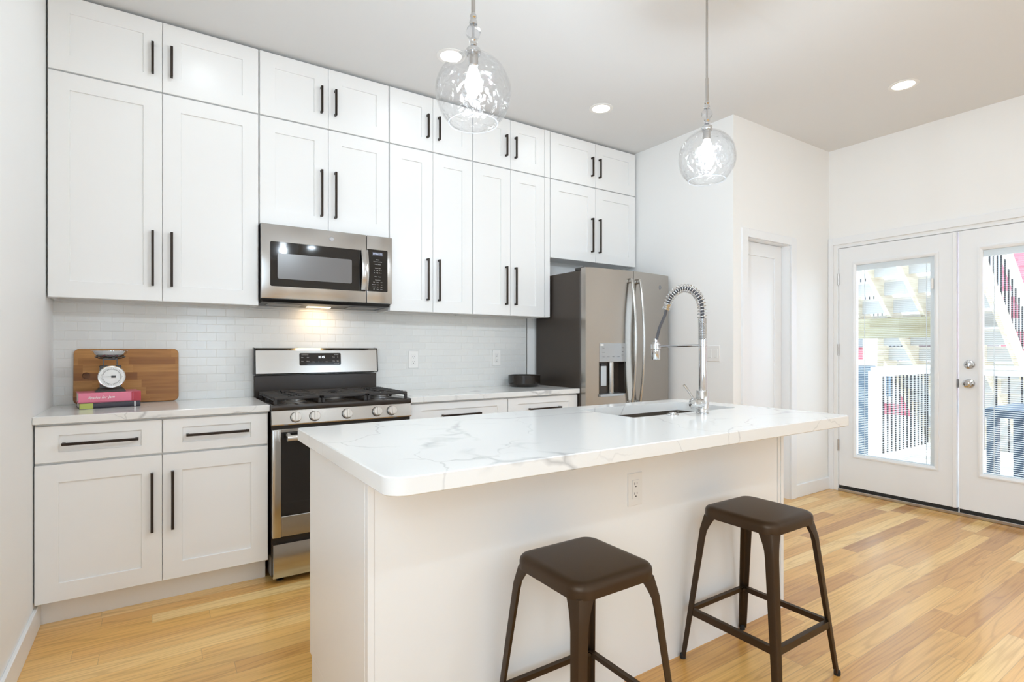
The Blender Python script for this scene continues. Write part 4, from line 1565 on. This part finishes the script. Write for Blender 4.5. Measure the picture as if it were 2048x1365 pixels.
def scale():
    x, y, z = 0.243, -0.215, 0.9937
    a = BA * 0.6
    M = Matrix.Rotation(a, 3, 'Z')
    c = Vector((x, y, z))
    t = thing('kitchen_scale', (x, y, z), 'black retro kitchen scale with white dial and metal bowl, on the pink book', 'kitchen scale')
    mb = MB().loft([[(x - .060, y - .045, z), (x + .060, y - .045, z), (x + .060, y + .050, z), (x - .060, y + .050, z)],
                    [(x - .060, y - .045, z + .006), (x + .060, y - .045, z + .006), (x + .060, y + .050, z + .006), (x - .060, y + .050, z + .006)],
                    [(x - .047, y - .034, z + .020), (x + .047, y - .034, z + .020), (x + .047, y + .042, z + .020), (x - .047, y + .042, z + .020)]])
    mb.rot(M, c).build('base', 'black_enamel', t)
    MB().box(x - .042, x + .042, y - .026, y + .038, z + .020, z + .125, 0.004).rot(M, c).build('body', 'scale_grey', t)
    MB().box(x - .0435, x + .0435, y - .028, y + .0395, z + .119, z + .1285, 0.002).box(x - .0425, x + .0425, y - .0285, y - .0262, z + .020, z + .120).rot(M, c).build('body_face', 'black_enamel', t)
    dc = Vector((x + 0.004, y - 0.028, z + 0.074))
    dl = MB().lathe([(0, 0), (0.0555, 0), (0.0555, 0.014), (0.0535, 0.017), (0.0505, 0.0165), (0.0505, 0.013), (0, 0.013)], dc, (0, -1, 0), 40).rot(M, c).build('dial_housing', 'chrome', t)
    MB().lathe([(0, 0.0132), (0.0500, 0.0132), (0.0500, 0.0142), (0, 0.0142)], dc, (0, -1, 0), 40).rot(M, c).build('dial', 'scale_white', dl)
    tk = MB()
    tk.lathe([(0.0350, 0.0144), (0.0362, 0.0144), (0.0362, 0.0148), (0.0350, 0.0148)], dc, (0, -1, 0), 40, close=True)
    for k in range(40):
        an = 2 * PI * k / 40
        r0, r1 = (0.0375, 0.0415) if k % 5 else (0.0375, 0.0440)
        tk.tube([(dc.x + r0 * math.sin(an), dc.y - 0.0146, dc.z + r0 * math.cos(an)), (dc.x + r1 * math.sin(an), dc.y - 0.0146, dc.z + r1 * math.cos(an))], 0.0005, 4)
    tk.rot(M, c).build('dial_ticks', 'slot_dark', dl)
    MB().box(dc.x - 0.034, dc.x, dc.y - 0.0160, dc.y - 0.0150, dc.z - 0.0008, dc.z + 0.0008).box(dc.x - 0.002, dc.x + 0.016, dc.y - 0.0162, dc.y - 0.0150, dc.z - 0.005, dc.z + 0.005).rot(M, c).build('needle', 'black_enamel', dl)
    # yoke carrying the bowl
    yk = MB()
    for s in (-1, 1):
        yk.box(x + s * 0.027 - 0.0025, x + s * 0.027 + 0.0025, y - 0.004, y + 0.006, z + .126, z + .158)
    yk.box(x - .0295, x + .0295, y - 0.004, y + 0.006, z + .156, z + .163)
    ring = [(x + 0.060 * math.cos(2 * PI * k / 28), y + 0.060 * math.sin(2 * PI * k / 28), z + 0.172) for k in range(29)]
    yk.tube(ring, 0.0028, 6, caps=False)
    for s in (-1, 1):
        yk.tube([(x + s * 0.025, y, z + 0.161), (x + s * 0.045, y, z + 0.164), (x + s * 0.060, y, z + 0.172)], 0.0028, 6)
    yk.box(x + .004, x + .018, y - 0.052, y + 0.0, z + .160, z + .172, 0.002)
    yk.rot(M, c).build('bowl_holder', 'black_enamel', t)
    MB().lathe([(0, 0.163), (0.030, 0.164), (0.050, 0.171), (0.063, 0.184), (0.070, 0.199), (0.078, 0.2005), (0.078, 0.202), (0.069, 0.2015), (0.061, 0.186), (0.048, 0.173), (0.030, 0.166), (0, 0.165)], (x, y, z), seg=40).rot(M, c).build('bowl', 'chrome', t)


scale()
tag(MB().lathe([(0, 0), (0.098, 0), (0.106, 0.004), (0.121, 0.022), (0.1225, 0.030), (0.1225, 0.084), (0.1195, 0.088), (0.1165, 0.084), (0.1165, 0.030), (0.10, 0.012), (0, 0.010)], (2.780, -0.160, 0.9183), seg=56).build('bowl', 'bowl_dark'), 'low round dark brown bowl on the counter beside the refrigerator', 'bowl')


# ------------------------------------------------------------------ double glass doors to the deck
mb = MB().box(XR - 0.004, XR + 0.150, -1.2490, -1.2350, 0, FZ).box(XR - 0.004, XR + 0.150, -2.8950, -2.8810, 0, FZ).box(XR - 0.004, XR + 0.150, -2.8810, -1.2490, 2.0605, FZ)
mb.box(XR - 0.018, XR, -1.2120, -1.1700 - 0.002, 0, 2.150, 0.002)
mb.box(XR - 0.018, XR, -2.9850, -2.9180, 0, 2.150, 0.002).box(XR - 0.018, XR, -2.9180, -1.2120, 2.090, 2.150, 0.002)
struct(mb.build('trim_2', 'trim_paint'), 'white frame and casing of the double glass doors')
struct(MB().box(XR - 0.012, XR + 0.15, -2.881, -1.249, 0.0005, 0.024, 0.003).build('trim_3', 'nickel'), 'metal threshold under the glass doors')


def glass_door(idx, ya, yb, label, knob_side):
    """door leaf between ya (left in the photo) and yb; the faces look along X"""
    z0, z1 = 0.050, 2.055
    xf = XR + 0.002
    ga, gb, gz0, gz1 = ya - 0.131, yb + 0.131, 0.322, 1.905
    mb = MB()
    for (p, q, r, s) in ((ya, ga, z0, z1), (gb, yb, z0, z1), (ga, gb, z0, gz0), (ga, gb, gz1, z1)):
        mb.box(xf, xf + 0.044, min(p, q), max(p, q), r, s)
    d = struct(mb.build('door_%d' % idx, 'trim_paint'), label)
    # raised moulding round the glass
    def R(e, x):
        return [(x, ga + e, gz0 - e), (x, gb - e, gz0 - e), (x, gb - e, gz1 + e), (x, ga + e, gz1 + e)]
    m = MB()
    bm = m.bm
    rr = [[bm.verts.new(p) for p in R(e, x)] for e, x in ((0.024, xf), (0.022, xf - 0.009), (0.012, xf - 0.012), (0.004, xf - 0.009), (-0.004, xf - 0.004), (-0.004, xf + 0.02))]
    for a, b in zip(rr, rr[1:]):
        for k in range(4):
            bm.faces.new((a[k], a[(k + 1) % 4], b[(k + 1) % 4], b[k]))
    m.build('glass_frame', 'trim_paint', d)
    MB().box(xf + 0.008, xf + 0.010, min(ga, gb) - 0.001, max(ga, gb) + 0.001, gz0, gz1).build('pane', 'pane_glass', d)
    # blinds between the panes
    bl = MB()
    n = 105
    for k in range(n):
        z = gz0 + 0.012 + (gz1 - 0.062 - gz0 - 0.012) * k / (n - 1)
        y0, y1 = gb + 0.008, ga - 0.008
        if y0 > y1:
            y0, y1 = y1, y0
        bl.quad((xf + 0.018, y0, z - 0.0010), (xf + 0.018, y1, z - 0.0010), (xf + 0.031, y1, z + 0.0010), (xf + 0.031, y0, z + 0.0010))
    for y in (ga - 0.060, gb + 0.060):
        bl.box(xf + 0.0165, xf + 0.0175, y - 0.0022, y + 0.0022, gz0 + 0.01, gz1 - 0.05)
    bo = bl.build('blinds', 'slat_white', d)
    MB().box(xf + 0.014, xf + 0.034, min(ga, gb) + 0.002, max(ga, gb) - 0.002, gz1 - 0.050, gz1 - 0.002).box(xf + 0.014, xf + 0.034, min(ga, gb) + 0.002, max(ga, gb) - 0.002, gz0 + 0.001, gz0 + 0.010).box(xf + 0.012, xf + 0.036, gb + 0.002, gb + 0.034, gz0 + 0.001, gz1 - 0.002).build('blind_rail', 'trim_paint', d)
    MB().box(xf - 0.010, xf + 0.003, gb + 0.008, gb + 0.024, 1.655, 1.735, 0.003).build('blind_slider', 'white_plastic', d)
    if knob_side:
        ky = ya - 0.060
        k = MB().lathe([(0, 0), (0.032, 0), (0.033, 0.004), (0.029, 0.010), (0.014, 0.013), (0.012, 0.030), (0.020, 0.038), (0.0265, 0.050), (0.0255, 0.064), (0.016, 0.070), (0, 0.071)], (xf, ky, 0.957), (-1, 0, 0), 32).build('knob', 'chrome', d)
        b = MB().lathe([(0, 0), (0.032, 0), (0.033, 0.005), (0.029, 0.012), (0.020, 0.014), (0, 0.014)], (xf, ky, 1.092), (-1, 0, 0), 32).build('deadbolt', 'chrome', d)
        MB().box(xf - 0.030, xf - 0.013, ky - 0.005, ky + 0.005, 1.078, 1.106, 0.003).build('thumb_turn', 'chrome', b)
        MB().box(xf - 0.003, xf + 0.02, ya + 0.0022, ya + 0.0125, 0.925, 0.985).build('strike_plate', 'badge_grey', d)
    else:
        for z in (1.795, 1.198, 0.388):
            MB().tube([(xf - 0.006, ya + 0.003, z - 0.048), (xf - 0.006, ya + 0.003, z + 0.048)], 0.0075, 12).box(xf - 0.004, xf - 0.001, ya - 0.001, ya + 0.014, z - 0.047, z + 0.047).build('hinge', 'nickel', d)
        MB().box(xf - 0.010, xf + 0.004, yb + 0.001, yb + 0.024, z0, z1, 0.003).build('astragal', 'trim_paint', d)
    MB().box(xf + 0.004, xf + 0.040, min(ya, yb) + 0.002, max(ya, yb) - 0.002, 0.0245, z0 + 0.0005).build('door_sweep', 'dark_gap', d)
    return d


glass_door(2, -1.2525, -2.0610, 'white door leaf with full glass and inside blinds, hinged at the left', False)
glass_door(3, -2.0735, -2.8790, 'white door leaf with full glass, chrome knob and deadbolt', True)

# ------------------------------------------------------------------ outside: deck, railing, stairs, neighbours
struct(MB().box(XR + 0.15, 7.85, -4.6, -0.2, -0.16, -0.02).build('deck_floor', 'deck_wood'), 'weathered wooden deck outside the glass doors')
struct(MB().box(XR + 0.15, 60, -40, 40, -0.55, -0.45).build('ground_yard', 'concrete'), 'bright concrete yard beyond the deck')


def railing(p0, p1, label, n, post0=True):
    """top rail, bottom rail, thin black balusters, post at each end; runs along x or y"""
    (xa, ya), (xb, yb) = p0, p1
    t = thing('deck_railing', (xa, ya, -0.02), label, 'railing', 'deck railings')
    dx, dy = (1, 0) if abs(xb - xa) > abs(yb - ya) else (0, 1)

    def rail(h0, h1, hw):
        return MB().box(min(xa, xb) - (hw if dy else 0), max(xa, xb) + (hw if dy else 0), min(ya, yb) - (hw if dx else 0), max(ya, yb) + (hw if dx else 0), h0, h1, 0.003)
    rail(0.985, 1.022, 0.062).build('top_rail', 'exterior_white', t)
    rail(0.925, 0.983, 0.020).build('upper_rail', 'exterior_white', t)
    rail(0.070, 0.130, 0.020).build('bottom_rail', 'exterior_white', t)
    for k in range(n):
        u = (k + 0.5) / n
        MB().tube([(xa + (xb - xa) * u, ya + (yb - ya) * u, 0.128), (xa + (xb - xa) * u, ya + (yb - ya) * u, 0.927)], 0.0085, 8).build('baluster', 'baluster_black', t)
    if post0:
        MB().box(xa - 0.045 - 0.045 * dx, xa + 0.045 - 0.045 * dx, ya - 0.045 - 0.045 * dy, ya + 0.045 - 0.045 * dy, -0.02, 0.984, 0.003).build('post', 'exterior_white', t)
    return t


railing((6.50, -1.04), (7.725, -1.04), 'white deck railing with black balusters seen through the left door glass', 13)
railing((7.80, -0.97), (7.80, -4.4), 'white deck railing with black balusters along the far edge, right door glass', 34, False)
pw = thing('support_post', (7.60, -0.545, -0.02), 'tall pale wooden post carrying the stair beam outside', 'post')
MB().box(7.52, 7.68, -0.625, -0.465, -0.02, 1.334, 0.003).build('shaft', 'pine', pw)
pw = MB().box(7.52, 7.68, -1.52, 0.3, 1.335, 1.565, 0.003).build('stair_beam', 'pine_beam')
tag(pw, 'thick weathered olive beam crossing under the outdoor stairs', 'beam')
tag(MB().box(6.60, 6.64, -0.970, -0.700, -0.02, 1.03, 0.003).build('fence_panel', 'slate_blue'), 'slate blue panel screen behind the deck railing post', 'screen')


def staircase():
    t = thing('outdoor_staircase', (8.0, -1.0, -0.02), 'pale wooden outdoor staircase coming down over the deck, seen from below', 'staircase')
    X = lambda z: 7.55 + (1.655 - z) / 0.80
    zt, zb = 3.0, -0.45
    for y in (-0.40, -0.73, -1.06, -1.39, -1.68):
        hw = 0.022
        secs = []
        for z in (zt, zb + 0.075):
            x = X(z)
            secs.append([(x, y - hw, z - 0.07), (x, y + hw, z - 0.07), (x, y + hw, z + 0.20), (x, y - hw, z + 0.20)])
        MB().loft(secs).build('stringer', 'pine', t)
    n = int((zt - zb) / 0.19)
    for k in range(n):
        z = zt - 0.05 - k * 0.19
        x = X(z)
        MB().box(x + 0.015, x + 0.27, -1.66, -0.42, z + 0.155, z + 0.185).build('tread', 'exterior_white', t)
        MB().box(x + 0.015, x + 0.033, -1.66, -0.42, z + 0.007, z + 0.155).build('riser', 'riser_board', t)
    hand = MB()
    for y in (-1.70, -0.38):
        secs = []
        for z in (zt, zb + 0.2):
            x = X(z)
            secs.append([(x, y - .03, z + 0.66), (x, y + .03, z + 0.66), (x, y + .03, z + 0.84), (x, y - .03, z + 0.84)])
        MB().loft(secs).build('handrail', 'exterior_white', t)
        nb = 34
        for k in range(nb):
            z = zt - (zt - zb - 0.3) * (k + 0.5) / nb
            x = X(z)
            MB().tube([(x, y, z + 0.19), (x, y, z + 0.67)], 0.008, 6).build('baluster', 'baluster_black', t)
    hand.bm.free()


staircase()


def patio_table():
    t = thing('patio_table', (6.35, -2.55, -0.02), 'dark blue patio table standing on the deck behind the right door', 'table')
    x0, x1, y0, y1 = 6.0, 6.75, -3.1, -2.02
    MB().box(x0, x1, y0, y1, 0.660, 0.728, 0.004).build('tabletop', 'table_blue', t)
    for x in (x0 + 0.04, x1 - 0.04):
        for y in (y1 - 0.045, y0 + 0.045):
            MB().box(x - 0.034, x + 0.034, y - 0.034, y + 0.034, -0.02, 0.660, 0.003).build('leg', 'table_blue', t)


patio_table()


def house(x, y0, y1, z1, label, wins):
    t = thing('brick_house', (x + 3, (y0 + y1) / 2, -0.45), label, 'house', 'red brick houses across the yard')
    MB().box(x, x + 6, y0, y1, -0.45, z1).build('brick_wall', 'red_brick', t)
    MB().box(x - 0.15, x + 6.2, y0 - 0.1, y1 + 0.1, z1, z1 + 0.35).build('roof', 'roof_grey', t)
    for (ya, yb, za, zb) in wins:
        f = MB().box(x - 0.06, x + 0.02, ya - 0.16, yb + 0.16, za - 0.16, zb + 0.16).build('window', 'exterior_white', t)
        MB().box(x - 0.075, x - 0.055, ya, yb, za, zb).build('pane', 'window_blue', f)
    return t


h = house(14.5, -6.5, 0.05, 7.5, 'red brick house with white trim and a balcony, right door glass', [(-1.9, -0.75, 2.3, 4.6), (-4.4, -3.2, 2.3, 4.6), (-1.9, -0.75, -0.6, 1.3)])
MB().box(13.2, 14.5, -3.0, -0.25, 1.55, 1.75).box(13.2, 13.3, -3.0, -0.25, 2.15, 2.25).build('balcony', 'exterior_white', h)
for k in range(14):
    MB().box(13.22, 13.28, -3.0 + 0.2 * k, -2.93 + 0.2 * k, 1.75, 2.16).build('balcony_baluster', 'exterior_white', h)
house(16.0, 2.15, 5.2, 1.25, 'low red brick house far off, left door glass', [(2.50, 2.66, 0.0, 0.75), (3.2, 3.5, 0.0, 0.75)])
